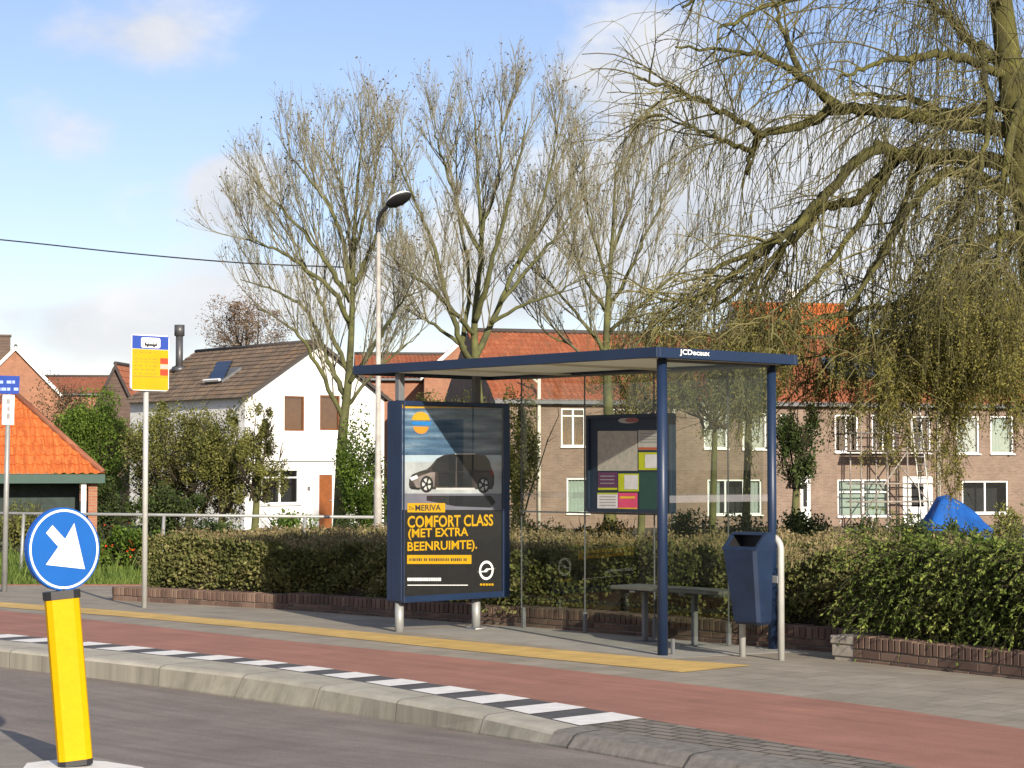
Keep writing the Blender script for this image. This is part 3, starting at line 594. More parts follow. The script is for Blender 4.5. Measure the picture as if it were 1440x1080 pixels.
pn([(607, 659), (615, 646), (624, 641), (640, 639), (665, 639), (681, 642), (687, 650), (690, 660), (660, 663), (610, 663)], 6, rel(.0036))
pn([(616, 664), (640, 664), (640, 684), (617, 684)], 6, rel(.0036)); pn([(643, 664), (664, 664), (664, 684), (643, 684)], 6, rel(.0036)); pn([(576, 672), (586, 668), (588, 672), (579, 676)], 4, rel(.0036))
pn([(580, 676), (584, 672), (606, 664), (612, 664), (611, 684), (586, 686)], 12, rel(.0033)); pn([(668, 664), (688, 664), (692, 672), (690, 684), (669, 684)], 13, rel(.0033)); pn([(640, 637.5), (668, 637.5), (668, 639.2), (640, 639.2)], 11, rel(.0036)); pn([(577, 684), (590, 686), (590, 689), (578, 688)], 6, rel(.0037)); pn([(689, 660), (694, 664), (694, 669), (690, 668)], 14, rel(.0037)); pn([(641, 643), (642.6, 643), (642.6, 686), (641, 686)], 13, rel(.0038))
pn([(613, 686), (668, 686), (668, 689), (613, 689)], 11, rel(.0036))
sx = 151 * .74
for cx_, cy_ in ((600, 681), (680, 682)):
    for r, mi, o in ((12, 6, .004), (8.5, 11, .0044), (3.2, 6, .0048)):
        mb.disc(fp(cx_, cy_, rel(o)), eS, eZ, r / 151, None, 20, mi=mi)
    for q in range(5):
        w = q * 2 * math.pi / 5; d = eS * math.cos(w) + eZ * math.sin(w); n_ = eS * -math.sin(w) + eZ * math.cos(w); c = fp(cx_, cy_, rel(.0046)); mb.poly([c + d * .02 + n_ * .006, c + d * .056 + n_ * .014, c + d * .056 - n_ * .014, c + d * .02 - n_ * .006], 6)
c = fp(592, 592, rel(.003)); mb.disc(c, eS, eZ, 13 / 118, 13 / 151, 20, .08, math.pi - .08, 3); c = fp(592, 599, rel(.003)); mb.disc(c, eS, eZ, 11 / 118, 11 / 151, 20, math.pi + .1, 2 * math.pi - .1, 9); pn([(579, 593), (606, 593.5), (606, 598), (579, 597)], 8, rel(.0035))
E0(573, 707.5, 626, 720.5, 3, .004); E0(572.5, 780.5, 663, 793, 3, .004)
poster = mb.build('poster', PM, disp)
LM = [M['ochre'], M['ink'], M['sign_white']]
def ptxt(s, x0, y0, x1, y1, mi, b=.022, o=.005):
    mb = MB(); a = fp(x0, y1, rel(o)); put_text(mb, s, a, fp(x1, y1, rel(o))*A(1,1,0) - a*A(1,1,0), A(0, 0, 1) * (fp(x0, y0, rel(o))[2] - a[2]), 0, b); mb.build('lettering', LM[mi], disp)
ptxt('COMFORT CLASS', 573, 725.5, 693.5, 742.5, 0); ptxt('(MET EXTRA', 574, 743.5, 658.5, 760, 0); ptxt('BEENRUIMTE).', 573, 762, 671, 779, 0)
ptxt('De', 575.5, 712, 582, 717.5, 1, .0); ptxt('MERIVA', 584, 710, 620, 718.5, 1, .02)
mb = MB(); x = 575
while x < 655: w = R.choice([1.5, 2.2, 1.1, 1.8, 1.4]); mb.poly([fp(x, 789, rel(.005)), fp(x + w, 789, rel(.005)), fp(x + w, 785, rel(.005)), fp(x, 785, rel(.005))], 0); x += w + (.9 if R.random() < .8 else 2.6)
mb.build('small_print', LM[1], disp); mb = MB(); x = 573
while x < 618: w = R.choice([1.6, 2.4, 1.2, 2.0]); mb.poly([fp(x, 817, rel(.005)), fp(x + w, 817, rel(.005)), fp(x + w, 812.5, rel(.005)), fp(x, 812.5, rel(.005))], 0); x += w + .7
mb.poly([fp(573, 823.4, rel(.005)), fp(658, 823.4, rel(.005)), fp(658, 822.3, rel(.005)), fp(573, 822.3, rel(.005))], 0); mb.build('small_print', LM[2], disp); mb = MB()
x = 675
while x < 693: mb.poly([fp(x, 823.5, rel(.005)), fp(x + 3, 823.5, rel(.005)), fp(x + 3, 820.5, rel(.005)), fp(x, 820.5, rel(.005))], 0); x += 4
mb.build('small_print', LM[0], disp); mb = MB()
c = fp(684, 802, rel(.005)); mb.ring(c, eS, eZ, .068, .092, 1, 32, 0); mb.poly([c + eS * a + eZ * b for a, b in ((-.12, -.012), (.0, -.018), (.03, .004), (.12, .012), (.0, .018), (-.03, -.004))], 0)
mb.build('emblem', LM[2], disp)
mb = MB(); mb.poly([S(LP - .010, pl, pb), S(LP - .010, pr, pb), S(LP - .010, pr, pt), S(LP - .010, pl, pt)]); mb.build('poster_glass', glass_mat('poster_glazing', (.96, .97, .97), .05), disp)
# ------------------------------------------------------------------ bench
bn = empty('bench', S(.85, 1.05, -.045), 'grey metal bench inside the bus shelter, on pedestal legs', 'bench')
mb = MB()
for i in range(5): mb.bbox(S(.83, .90 + .075 * i, .445), (eL, eS, eZ), (.65, .032, .017), .006)
mb.build('seat', M['bench'], bn)
for l in (.62, 1.22):
    mb = MB(); mb.bbox(S(l, 1.05, .20), (eL, eS, eZ), (.018, .03, .228), .006); mb.bbox(S(l, 1.05, -.035), (eL, eS, eZ), (.08, .10, .008), .002); mb.bbox(S(l, 1.05, .42), (eL, eS, eZ), (.03, .17, .012), .003); mb.build('leg', M['gutter_grey'], bn)
# ------------------------------------------------------------------ litter bin
lbn = empty('litter_bin', S(-.63, .47, -.02), 'navy blue litter bin on a grey hoop beside the bus shelter', 'litter bin')
hp = [S(-.84, .485, -.03), S(-.84, .485, .86)] + [S(-.74 - .10 * math.cos(w), .485, .86 + .10 * math.sin(w)) for w in np.linspace(.2, math.pi / 2, 6)] + [S(-.53, .485, .96)] + [S(-.53 + .10 * math.sin(w), .485, .86 + .10 * math.cos(w)) for w in np.linspace(.2, math.pi / 2, 6)] + [S(-.43, .485, -.03)]
mb = MB(); mb.tube(hp, .027, 14); mb.build('hoop_frame', M['pole_white'], lbn, True)
def binrow(l0, l1, s0, s1, z): return [S(l0, s0, z), S(l1, s0, z), S(l1, s1, z), S(l0, s1, z)]
mb = MB(); ch = .025
def oct_(l0, l1, a, b, z, zf=None):
    pts = [(l0 + ch, a), (l1 - ch, a), (l1, a + ch), (l1, b - ch), (l1 - ch, b), (l0 + ch, b), (l0, b - ch), (l0, a + ch)]
    return [S(p, q, z if zf is None else z + (zf - z) * min(1, max(0, (b - q) / (b - a) * 1.0)) ) for p, q in pts]
rings = [oct_(-.77, -.51, .30, .455, .262), oct_(-.785, -.50, .28, .455, .285), oct_(-.805, -.455, .215, .455, .80), oct_(-.81, -.45, .21, .46, .86)]
def hood(l0, l1, zb, inset=0):
    pass
n8 = 8; V = [p for r in rings for p in r]; Fc = [(i * 8 + j, i * 8 + (j + 1) % 8, (i + 1) * 8 + (j + 1) % 8, (i + 1) * 8 + j) for i in range(3) for j in range(8)] + [tuple(range(7, -1, -1))]
mb.add(V, Fc)
# hood: side cheeks, sloping front with opening, top
l0, l1 = -.81, -.45
prof = [(.21, .86), (.235, .885), (.335, .985), (.37, .995), (.46, .995), (.46, .86)]
mb.prism([S(l0, a, b) for a, b in prof], eL * .025); mb.prism([S(l1 - .025, a, b) for a, b in prof], eL * .025)
mb.prism([S(l0 + .026, a, b) for a, b in [(.325, .975), (.335, .985), (.37, .995), (.46, .995), (.46, .97), (.36, .97)]], eL * .308)
mb.prism([S(l0 + .026, a, b) for a, b in [(.21, .86), (.235, .885), (.25, .885), (.235, .845)]], eL * .308)
mb.prism([S(l0 + .026, a, b) for a, b in [(.44, .85), (.44, .969), (.459, .969), (.459, .85)]], eL * .308)
body = mb.build('bin_body', M['blue_bin'], lbn)
mb = MB(); mb.poly([S(l0 + .026, .24, .862), S(l1 - .026, .24, .862), S(l1 - .026, .438, .862), S(l0 + .026, .438, .862)]); mb.poly([S(l0 + .03, .4385, .865), S(l1 - .03, .4385, .865), S(l1 - .03, .4385, .968), S(l0 + .03, .4385, .968)]); mb.poly([S(l0 + .0265, .25, .866), S(l0 + .0265, .43, .866), S(l0 + .0265, .43, .965), S(l0 + .0265, .34, .965)]); mb.poly([S(l1 - .0265, .25, .866), S(l1 - .0265, .43, .866), S(l1 - .0265, .43, .965), S(l1 - .0265, .34, .965)]); mb.build('dark_opening_liner', M['black'], lbn)  # black sheets paint the shade inside the bin's opening
mb = MB(); mb.bbox(S(-.63, .47, .62), (eL, eS, eZ), (.2, .012, .03), .004); mb.build('bracket', M['grey_metal'], lbn)
# ------------------------------------------------------------------ keep-right bollard
bb = G(101, 1077, -.012); bo = empty('keep_right_bollard', bb, 'leaning yellow traffic bollard topped by a blue round arrow sign', 'traffic bollard')
bY = bb[1]; P = lambda x, y: D(x, y, bY)
lean = nrm(P(87, 842) - P(105.5, 1068)); sd = nrm(A(1, 0, 0) - lean * lean[0]); sd = nrm(sd * math.cos(.30) + np.cross(lean, sd) * math.sin(.30)); fw = np.cross(sd, lean); hb = np.linalg.norm(P(87, 842) - P(105.5, 1068)) / 2
mb = MB(); cc = (P(87, 842) + P(105.5, 1068)) / 2; w, dp = .088, .055
outl = [(-w, -dp * .2), (-w * .92, -dp * .65), (-w * .6, -dp), (w * .6, -dp), (w * .92, -dp * .65), (w, -dp * .2), (w, dp * .2), (w * .92, dp * .65), (w * .6, dp), (-w * .6, dp), (-w * .92, dp * .65), (-w, dp * .2)]
mb.prism([cc - lean * hb + sd * a - fw * b for a, b in outl], lean * 2 * hb); mb.build('bollard_body', M['bollard_yellow'], bo)
mb = MB(); mb.prism([cc + lean * hb + sd * a * 1.07 - fw * b * 1.1 for a, b in outl], lean * .042); mb.build('end_cap', M['black'], bo); mb = MB(); mb.prism([cc - lean * (hb + .028) + sd * a * 1.0 - fw * b * 1.04 for a, b in outl], lean * .0275); mb.build('end_cap', M['black'], bo)
mb = MB(); mb.tube([bb - eZ * .05, cc - lean * (hb + .02)], .038, 14); mb.build('foot', M['gutter_grey'], bo, True)
sn_ = nrm(A(.70, -.71, 0)); sr = nrm(np.cross(eZ, -sn_)); sr = -sr if sr[0] < 0 else sr; dc = P(88, 772); rD = .213
lz = nrm(eZ * 1.0 + sr * -.03); lz = nrm(lz)
mb = MB(); mb.tube([cc + lean * (hb + .03), dc - lz * (rD - .03) + sn_ * -.02], .026, 12); mb.box(dc - sn_ * .03, (sr, lz, sn_), (.03, .15, .012)); mb.build('neck', M['black'], bo)
mb = MB(); mb.prism([dc - sn_ * .016 + sr * rD * math.cos(q) + lz * rD * math.sin(q) for q in np.linspace(0, 2 * math.pi, 48, endpoint=False)], sn_ * .03); disc = mb.build('sign_disc', mat('sign_rim_blue', (.015, .09, .42), .4, .05, 5), bo)
mb = MB(); f0 = dc + sn_ * .016
mb.disc(f0, sr, lz, rD * .995, None, 48, mi=0); mb.ring(f0 + sn_ * .0015, sr, lz, rD * .90, rD * .955, 1, 48, 1)
arrow = [(-.535, .46), (-.40, .63), (-.015, .335), (.255, .645), (.53, -.36)]; 
arrow = [(-.50, .40), (-.32, .58), (.02, .24), (.28, .62), (.56, -.50), (-.52, -.36), (-.17, .06)]
mb.poly([f0 + sn_ * .0025 + (sr * a + lz * b) * rD for a, b in arrow], 1); mb.build('sign_face', [M['sign_blue'], M['sign_white']], disc)
# ------------------------------------------------------------------ bus stop flag
pb_ = G(203, 852); st = empty('bus_stop_sign', pb_, 'yellow and blue bus stop sign on a tall pale pole at the pavement edge', 'bus stop sign')
sp = pb_ - eL * .035; fs = lambda x, y, o=0: OP(x, y, sp - eL * o, -eL)
top = D(208.5, 549, pb_[1]); mb = MB(); mb.tube([pb_ - eZ * .02, A(pb_[0], pb_[1], fs(208, 480)[2])], .030, 14); mb.build('pole', M['pole_white'], st, True)
cnr = [fs(182.5, 549.5), fs(235.5, 549.5), fs(236.5, 474), fs(233, 472.5), fs(187, 470), fs(184.5, 472)]
a0 = toLS(fs(182.8, 510))[1]; a1 = toLS(fs(236, 510))[1]; zt_, zb_ = fs(208, 471)[2], fs(208, 549.5)[2]
def rr(a0, a1, z0, z1, r, o, n=5):
    out = []
    for cx_, cz_, w0 in ((a1 - r, z1 - r, 0), (a0 + r, z1 - r, 90), (a0 + r, z0 + r, 180), (a1 - r, z0 + r, 270)):
        for q in range(n): w = math.radians(w0 + 90 * q / (n - 1)); out.append((cx_ + r * math.cos(w), cz_ + r * math.sin(w)))
    lb_ = toLS(sp)[0]; return [S(lb_ - o, a, z) for a, z in out]
mb = MB(); mb.prism(rr(a0, a1, zb_, zt_, .04, .024), eL * .03); plate = mb.build('sign_plate', M['sign_white'], st)
H_ = zt_ - zb_; W_ = a1 - a0; mb = MB(); U = lambda u, v, o=.027: S(toLS(sp)[0] - o, a0 + W_ * u, zt_ - H_ * v)
def uq(u0, v0, u1, v1, mi, o=.027): mb.poly([U(u0, v1, o), U(u1, v1, o), U(u1, v0, o), U(u0, v0, o)], mi)
uq(.02, .02, .98, .255, 0); uq(.02, .262, .98, .985, 1)
mb.poly(rr(a0 + W_ * .25, a0 + W_ * .76, zt_ - H_ * .235, zt_ - H_ * .05, .025, .029), 2)
mb.poly([U(u, v, .0305) for u, v in ((.34, .20), (.67, .20), (.67, .155), (.64, .135), (.37, .135), (.34, .15))], 3); uq(.36, .105, .66, .118, 5, .0305)
for u in (.42, .59): mb.disc(U(u, .20, .031), eS, eZ, .014, None, 12, mi=3)
for i in range(4): uq(.385 + i * .065, .143, .435 + i * .065, .165, 2, .032)
uq(.76, .41, .97, .51, 4, .029); uq(.76, .52, .97, .60, 5, .029); uq(.76, .61, .97, .72, 4, .029)
uq(.02, .74, .98, .752, 6, .029)
for v in (.31, .43, .48, .55, .62, .69):
    x = .08
    while x < .66: w = R.uniform(.04, .11); uq(x, v, min(x + w, .7), v + .012, 6, .029); x += w + R.uniform(.03, .09)
mb.build('sign_face', [M['sign_navy'], M['sign_yellow'], M['sign_white'], M['ink'], M['sign_red'], M['sign_pink'], M['ink_faint']], plate)
# ------------------------------------------------------------------ street name sign
pn_ = G(6, 827); ns_ = empty('street_name_sign', pn_, 'blue street name sign with a white plate below, on a thin pole', 'street sign')
mb = MB(); mb.tube([pn_ - eZ * .05, D(12, 545, pn_[1])], [.036, .03], 14); mb.build('pole', M['grey_metal'], ns_, True)
np_ = pn_ - eL * .05; fn = lambda x, y, o=0: OP(x, y, np_ - eL * o, -eL)
mb = MB(); mb.prism([fn(-42, 553), fn(26.5, 554), fn(28, 529), fn(-42, 526.5)], eL * .03); q = mb.build('name_plate', M['sign_navy'], ns_)
lbm = mat('pale_blue_print', (.35, .45, .75), .5, .1, 8)
for y0 in (533, 543):
    mb = MB(); x = -36
    while x < 20: w = R.uniform(3, 7); mb.poly([fn(x, y0 + 6.3, .003), fn(x + w, y0 + 6.4, .003), fn(x + w, y0 + 2.2, .003), fn(x, y0 + 2.1, .003)]); x += w + (1.2 if R.random() < .8 else 5)
    mb.build('lettering', lbm, q)
mb = MB(); mb.prism([fn(3.5, 597), fn(19.5, 597.5), fn(20.5, 555.5), fn(4.5, 555)], eL * .025); q = mb.build('white_plate', M['sign_white'], ns_)
mb = MB()
for (x, y, w, h) in ((9, 561, 5, 7), (10, 572, 4, 6), (9, 581, 5, 8)): mb.poly([fn(x, y + h, .003), fn(x + w, y + h, .003), fn(x + w, y, .003), fn(x, y, .003)])
mb.build('lettering', mat('grey_print', (.28, .28, .28), .5, .1, 8), q)
# ------------------------------------------------------------------ street lamp
lY = 26.5; lp0 = D(531, 827, lY); lm = empty('street_lamp', A(lp0[0], lY, .0), 'slim pale street lamp with a dark curved arm and oval lantern behind the hedge', 'street lamp')
bx = lp0[0]; zt2 = D(531, 327, lY)[2]
mb = MB(); mb.tube([A(bx, lY, -.1), A(bx, lY, 1.35), A(bx, lY, 1.4), A(bx, lY, zt2)], [.055, .055, .040, .027], 16); mb.build('pole', M['pole_lamp'], lm, True)
pts = smooth_line([A(bx, lY, zt2 - .05), D(531, 316, lY), D(535, 301, lY - .05), D(546, 289, lY - .12)], 5); mb = MB(); mb.tube(pts, .026, 10); mb.build('arm', M['black'], lm, True)
hc = D(561, 280.5, lY - .16); hu = nrm(A(.84, -.25, .42)); hn = nrm(A(-.38, .42, .78)); hn = nrm(hn - hu * (hn @ hu)); hv = np.cross(hn, hu)
def shell(sgn, th, mi, mb):
    k = 22; rings = []; 
    for j in range(6):
        w = j / 5 * math.pi / 2; rings.append([hc + hn * sgn * th * math.sin(w) + hu * .185 * math.cos(w) * math.cos(a) * (1 if math.cos(a) > 0 else 1.05) + hv * .135 * math.cos(w) * math.sin(a) for a in np.linspace(0, 2 * math.pi, k, endpoint=False)])
    V = [p for r in rings for p in r]; mb.add(V, [(i * k + j, i * k + (j + 1) % k, (i + 1) * k + (j + 1) % k, (i + 1) * k + j) for i in range(5) for j in range(k)], mi)
mb = MB(); shell(1, .075, 0, mb); mb.build('lantern_cover', M['lamp_top'], lm, True); mb = MB(); shell(-1, .055, 0, mb); mb.build('lantern_bowl', M['black'], lm, True)
# ------------------------------------------------------------------ overhead cables
mb = MB(); mb.tube(smooth_line([D(-700, 268, 46), D(-300, 309, 46), D(0, 337, 46), D(180, 356, 46), D(345, 370, 46), D(493, 376, 46)], 6), .017, 6); tag(mb.build('overhead_cable', M['black'], loc=D(0, 337, 46)), 'thin black overhead cable sagging across the sky at left', 'cable')
# ------------------------------------------------------------------ railing behind the left hedge
rl = empty('railing', D(247, 722, 29.3) * A(1, 1, 0), 'thin white tubular railing behind the left hedge', 'railing')
ra, rb_ = D(-260, 719, 31), D(536, 727.5, 28.4); mb = MB(); mb.tube([ra, rb_], .024, 10); mb.build('rail', M['grey_metal'], rl, True)
for x in (-150, 50, 247, 437):
    t = (x + 260) / 796; p = ra + (rb_ - ra) * t; mb = MB(); mb.tube([p, A(p[0] - .05, p[1], -.3)], .026, 10); mb.build('railing_post', M['grey_metal'], rl, True)
#PART3
# ------------------------------------------------------------------ houses
class Fac:
    def __init__(s, P0, ang): s.P0 = np.asarray(P0, float); s.d = A(math.cos(ang), math.sin(ang), 0); s.n = A(s.d[1], -s.d[0], 0)
    def at(s, u, z, o=0): return s.P0 * A(1, 1, 0) + s.d * u + eZ * z + s.n * o
    def uz(s, x, y): p = OP(x, y, s.P0, s.n); return float((p - s.P0) @ s.d), float(p[2])
    def rect(s, x0, y0, x1, y1):
        a = s.uz(x0, (y0 + y1) / 2)[0]; b = s.uz(x1, (y0 + y1) / 2)[0]; xm = (x0 + x1) / 2; return (a, b, s.uz(xm, y1)[1], s.uz(xm, y0)[1])
def wall(mb, fc, u0, u1, zb, ztop, ops, rev=.13):
    us = sorted({u0, u1, *[o[0] for o in ops if u0 < o[0] < u1], *[o[1] for o in ops if u0 < o[1] < u1]})
    ex = np.linspace(u0, u1, 25) if callable(ztop) else []; us = sorted({*us, *ex}); zt = ztop if callable(ztop) else (lambda u: ztop)
    for a, b in zip(us[:-1], us[1:]):
        if b - a < 1e-6: continue
        m = (a + b) / 2; segs = sorted([(o[2], o[3]) for o in ops if o[0] <= m <= o[1]]); z = zb; ta, tb = zt(a), zt(b)
        for s0, s1 in segs + [(None, None)]:
            if s0 is None: q = [fc.at(a, z), fc.at(b, z), fc.at(b, max(tb, z)), fc.at(a, max(ta, z))]
            else: q = [fc.at(a, z), fc.at(b, z), fc.at(b, s0), fc.at(a, s0)]
            mb.poly(q); z = s1
    for a, b, c, d in ops:
        for (p, q) in (((a, c), (a, d)), ((a, d), (b, d)), ((b, d), (b, c)), ((b, c), (a, c))):
            mb.poly([fc.at(*p), fc.at(*p, -rev), fc.at(*q, -rev), fc.at(*q)])
def window(root, fc, r, panes=2, fr=.07, curtain='dark', transom=0, frame='white_paint', sill=True, glass='window_glass', lab=None):
    a, b, c, d = r; mb = MB(); dp = .035; o = -.07
    def bar(a0, b0, c0, d0, dd=dp): mb.box(fc.at((a0 + b0) / 2, (c0 + d0) / 2, o), (fc.d, fc.n, eZ), ((b0 - a0) / 2, dd, (d0 - c0) / 2))
    bar(a, a + fr, c, d); bar(b - fr, b, c, d); bar(a + fr, b - fr, c, c + fr); bar(a + fr, b - fr, d - fr, d)
    for i in range(1, panes): u = a + (b - a) * i / panes; bar(u - fr * .55, u + fr * .55, c + fr, d - fr, dp * .9)
    if transom: z = d - (d - c) * transom; bar(a + fr, b - fr, z - fr * .4, z + fr * .4, dp * .8)
    if sill: mb.box(fc.at((a + b) / 2, c - .025, .03), (fc.d, fc.n, eZ), ((b - a) / 2 + .05, .07, .024))
    w = mb.build('window', M[frame], root)
    if lab: w['label'] = lab
    mb = MB(); mb.poly([fc.at(a + fr, c + fr, o), fc.at(b - fr, c + fr, o), fc.at(b - fr, d - fr, o), fc.at(a + fr, d - fr, o)]); mb.build('pane', M[glass], w)
    mb = MB(); mb.box(fc.at((a + b) / 2, (c + d) / 2, -.75), (fc.d, fc.n, eZ), ((b - a) / 2 + .25, .02, (d - c) / 2 + .25)); mb.build('dark_room_panel', M['room_dark'], w)  # flat near-black panel stands in for the shade of the room
    if curtain != 'dark':
        mb = MB(); m = M['curtain_green'] if curtain == 'green' else M['curtain']; k = 30
        spans = [(a + .02, b - .02)] if curtain in ('full', 'green') else [(a + .02, a + (b - a) * .26), (b - (b - a) * .26, b - .02)]
        for u0, u1 in spans:
            mb = MB(); us = np.linspace(u0, u1, k); V = [fc.at(u, z, -.2 + .025 * math.sin(u * 42)) for u in us for z in (c + .02, d - .02)]
            mb.add(V, [(2 * i, 2 * i + 2, 2 * i + 3, 2 * i + 1) for i in range(k - 1)]); mb.build('curtain', m, w, True)
    return w
def door(root, fc, r, m, glass=False):
    a, b, c, d = r; mb = MB(); fr = .07
    for a0, b0, c0, d0 in ((a, a + fr, c, d), (b - fr, b, c, d), (a + fr, b - fr, d - fr, d)): mb.box(fc.at((a0 + b0) / 2, (c0 + d0) / 2, -.06), (fc.d, fc.n, eZ), ((b0 - a0) / 2, .04, (d0 - c0) / 2), 1)
    mb.box(fc.at((a + b) / 2, (c + d - fr) / 2, -.08), (fc.d, fc.n, eZ), ((b - a) / 2 - fr, .025, (d - fr - c) / 2))
    if glass: mb.box(fc.at((a + b) / 2, c + (d - c) * .62, -.05), (fc.d, fc.n, eZ), ((b - a) * .2, .012, (d - c) * .22), 2)
    dr = mb.build('door', [M[m], M['white_paint'], M['room_dark']], root); mb = MB(); mb.box(fc.at(b - .16, (c + d) / 2, -.03), (fc.d, fc.n, eZ), (.05, .025, .015)); mb.build('handle', M['grey_metal'], dr)
def pant(mb, E, U, V, W, H, tw, th, a=None, b=None, mi=0, amp=.028, per=6):
    """pantiled slope: E lower-left corner, U along the eave, V up the slope"""
    N = np.cross(U, V); N = N if N[2] > 0 else -N; ku = int(W / tw * per) + 1; kv = max(1, int(round(H / th))); us = np.linspace(0, W, ku)
    a = a or (lambda v: 0.); b = b or (lambda v: W); rows = []
    for j in range(kv):
        for e, hh in ((0, .03), (.999, 0.)):
            v = (j + e) / kv * H; u = np.clip(us, a(v), b(v)); w = np.sin(2 * math.pi * u / tw); h = hh + amp * np.where(w > 0, w, w * .5)
            rows.append(E + u[:, None] * U + V * v + N * h[:, None])
    n = ku; R_ = np.concatenate(rows); I = np.arange(len(rows) * n).reshape(len(rows), n)
    f = np.stack([I[:-1, :-1], I[:-1, 1:], I[1:, 1:], I[1:, :-1]], -1).reshape(-1, 4)
    area = np.linalg.norm(np.cross(R_[f[:, 1]] - R_[f[:, 0]], R_[f[:, 2]] - R_[f[:, 0]]), axis=1) + np.linalg.norm(np.cross(R_[f[:, 2]] - R_[f[:, 0]], R_[f[:, 3]] - R_[f[:, 0]]), axis=1)
    mb.add(R_, f[area > 1e-6].tolist(), mi)
def gable_roof(root, fc, u0, u1, zE, run, rise, m, tw=.24, th=.33, over=.25, gutter='gutter_grey', ridge='ridge_dark', verge=None, vo=.0, back=True):
    """ridge parallel to the facade"""
    sl = math.hypot(run, rise); V = (-fc.n * run + eZ * rise) / sl; E = fc.at(u0 - vo, zE, 0) - V * over; mb = MB(); W = u1 - u0 + 2 * vo
    pant(mb, E, fc.d, V, W, sl + over, tw, th)
    if back: rT = fc.at(u0 - vo, zE + rise, -run); q = fc.at(u0 - vo, zE, -2 * run); mb.poly([rT, rT + fc.d * W, q + fc.d * W, q])
    rf = mb.build('roof', M[m], root)
    mb = MB(); a = fc.at(u0 - vo, zE + rise + .05, -run); mb.tube([a, a + fc.d * W], .10, 8); mb.build('ridge', M[ridge], rf, True)
    if gutter:
        mb = MB(); mb.box(E + fc.d * W / 2 + fc.n * .07 - eZ * .06, (fc.d, fc.n, eZ), (W / 2, .07, .06)); mb.box(fc.at((u0 + u1) / 2, zE - .16, .1), (fc.d, fc.n, eZ), (W / 2, .1, .08)); mb.build('gutter', M[gutter], rf)
    if verge:
        for u in ((u0 - vo, u1 + vo) if verge is True else verge):
            mb = MB(); p0 = fc.at(u, zE, 0) - V * over; p1 = fc.at(u, zE + rise, -run); mb.prism([p0 - fc.d * .03, p0 + fc.d * .03, p1 + fc.d * .03, p1 - fc.d * .03], eZ * -.2); mb.build('bargeboard', M['white_paint'], rf)
    return rf
def sidewalls(mb, fc, u0, u1, zb, zE, run, rise, sides=(0, 1)):
    for k_, u in enumerate((u0, u1)):
        if k_ in sides: mb.poly([fc.at(u, zb, 0), fc.at(u, zE, 0), fc.at(u, zE + rise, -run), fc.at(u, zE, -2 * run), fc.at(u, zb, -2 * run)])
    mb.poly([fc.at(u0, zb, -2 * run), fc.at(u1, zb, -2 * run), fc.at(u1, zE, -2 * run), fc.at(u0, zE, -2 * run)])
ROWA = math.atan(.30); fr_ = Fac(A(0, 80, 0), ROWA); GB = -.95
def pipe(root, fc, x, y0, y1, elbow=False):
    u, za = fc.uz(x, y0); _, zb = fc.uz(x, y1); mb = MB(); pts = [fc.at(u, zb, .09), fc.at(u, za, .09)]
    mb.tube(pts, .075, 8)
    if elbow: mb.tube([fc.at(u, za - .35, .09), fc.at(u - .55, za + .1, .15)], .06, 8)
    mb.build('downpipe', M['cream_pipe'], root, True)
eaveA = fr_.uz(790, 559)[1]; ridgeA = D(790, 468, 84.5)[2]; run = 3.9
def terrace(name, x0, x1, wins, doors, pipes, label, dE=0, chim=()):
    u0, u1 = fr_.uz(x0, 600)[0], fr_.uz(x1, 600)[0]; root = empty(name, fr_.at((u0 + u1) / 2, GB), label, 'house', 'terraced brick houses'); ops = []; zE = eaveA + dE; rise = ridgeA - eaveA
    for w in wins: ops.append(fr_.rect(*w[0]))
    dops = [fr_.rect(*d_[0]) for d_ in doors]; dops = [(a, b, GB, d_) for a, b, c, d_ in dops]
    mb = MB(); wall(mb, fr_, u0, u1, GB, zE, ops + dops); sidewalls(mb, fr_, u0, u1, GB, zE, run, rise); mb.build('wall', M['brick_row'], root)
    for w, r in zip(wins, ops): window(root, fr_, r, **w[1])
    for d_, r in zip(doors, dops): door(root, fr_, r, d_[1], True)
    gable_roof(root, fr_, u0, u1, zE, run, rise, 'tile_row')
    for p in pipes: pipe(root, fr_, *p)
    for x, w, h in chim:
        u = fr_.uz(x, 480)[0]; mb = MB(); mb.box(fr_.at(u, zE + rise + h / 2 - .3, -run), (fr_.d, fr_.n, eZ), (w / 2, .3, h / 2 + .3)); c = mb.build('chimney', M['brick_row'], root)
        mb = MB(); mb.tube([fr_.at(u, zE + rise + h - .3, -run), fr_.at(u, zE + rise + h + .2, -run)], .12, 10); mb.build('chimney_pot', M['tile_row'], c)
    return root
D2 = dict(panes=2, curtain='dark'); C1 = dict(panes=1, curtain='full'); 
terrace('terraced_house', 693, 943, [((789, 574, 823, 628), dict(panes=2, transom=.2, curtain='dark')), ((862, 575, 898, 628), dict(panes=2, curtain='sides')), ((797, 672, 828, 722), dict(panes=1, curtain='green'))], [], [(757, 528, 745, True), (946, 575, 740)],
        'brick terraced house with orange pantiles directly behind the bus shelter glass')
terrace('terraced_house', 943, 1318, [((990, 578, 1023, 631), C1), ((1044, 579, 1078, 632), C1), ((1098, 582, 1106, 632), C1), ((1174, 583, 1207, 636), D2), ((1226, 583, 1258, 636), D2), ((1281, 585, 1309, 637), D2), ((995, 674, 1071, 724), dict(panes=3, curtain='sides')), ((1178, 674, 1251, 726), dict(panes=2, curtain='green', transom=.35))],
        [((1126, 668, 1140, 740), 'white_paint'), ((1270, 670, 1312, 740), 'white_paint')], [(1318, 585, 740)], 'brick terraced house with scaffolding at its front and a panel on its roof')
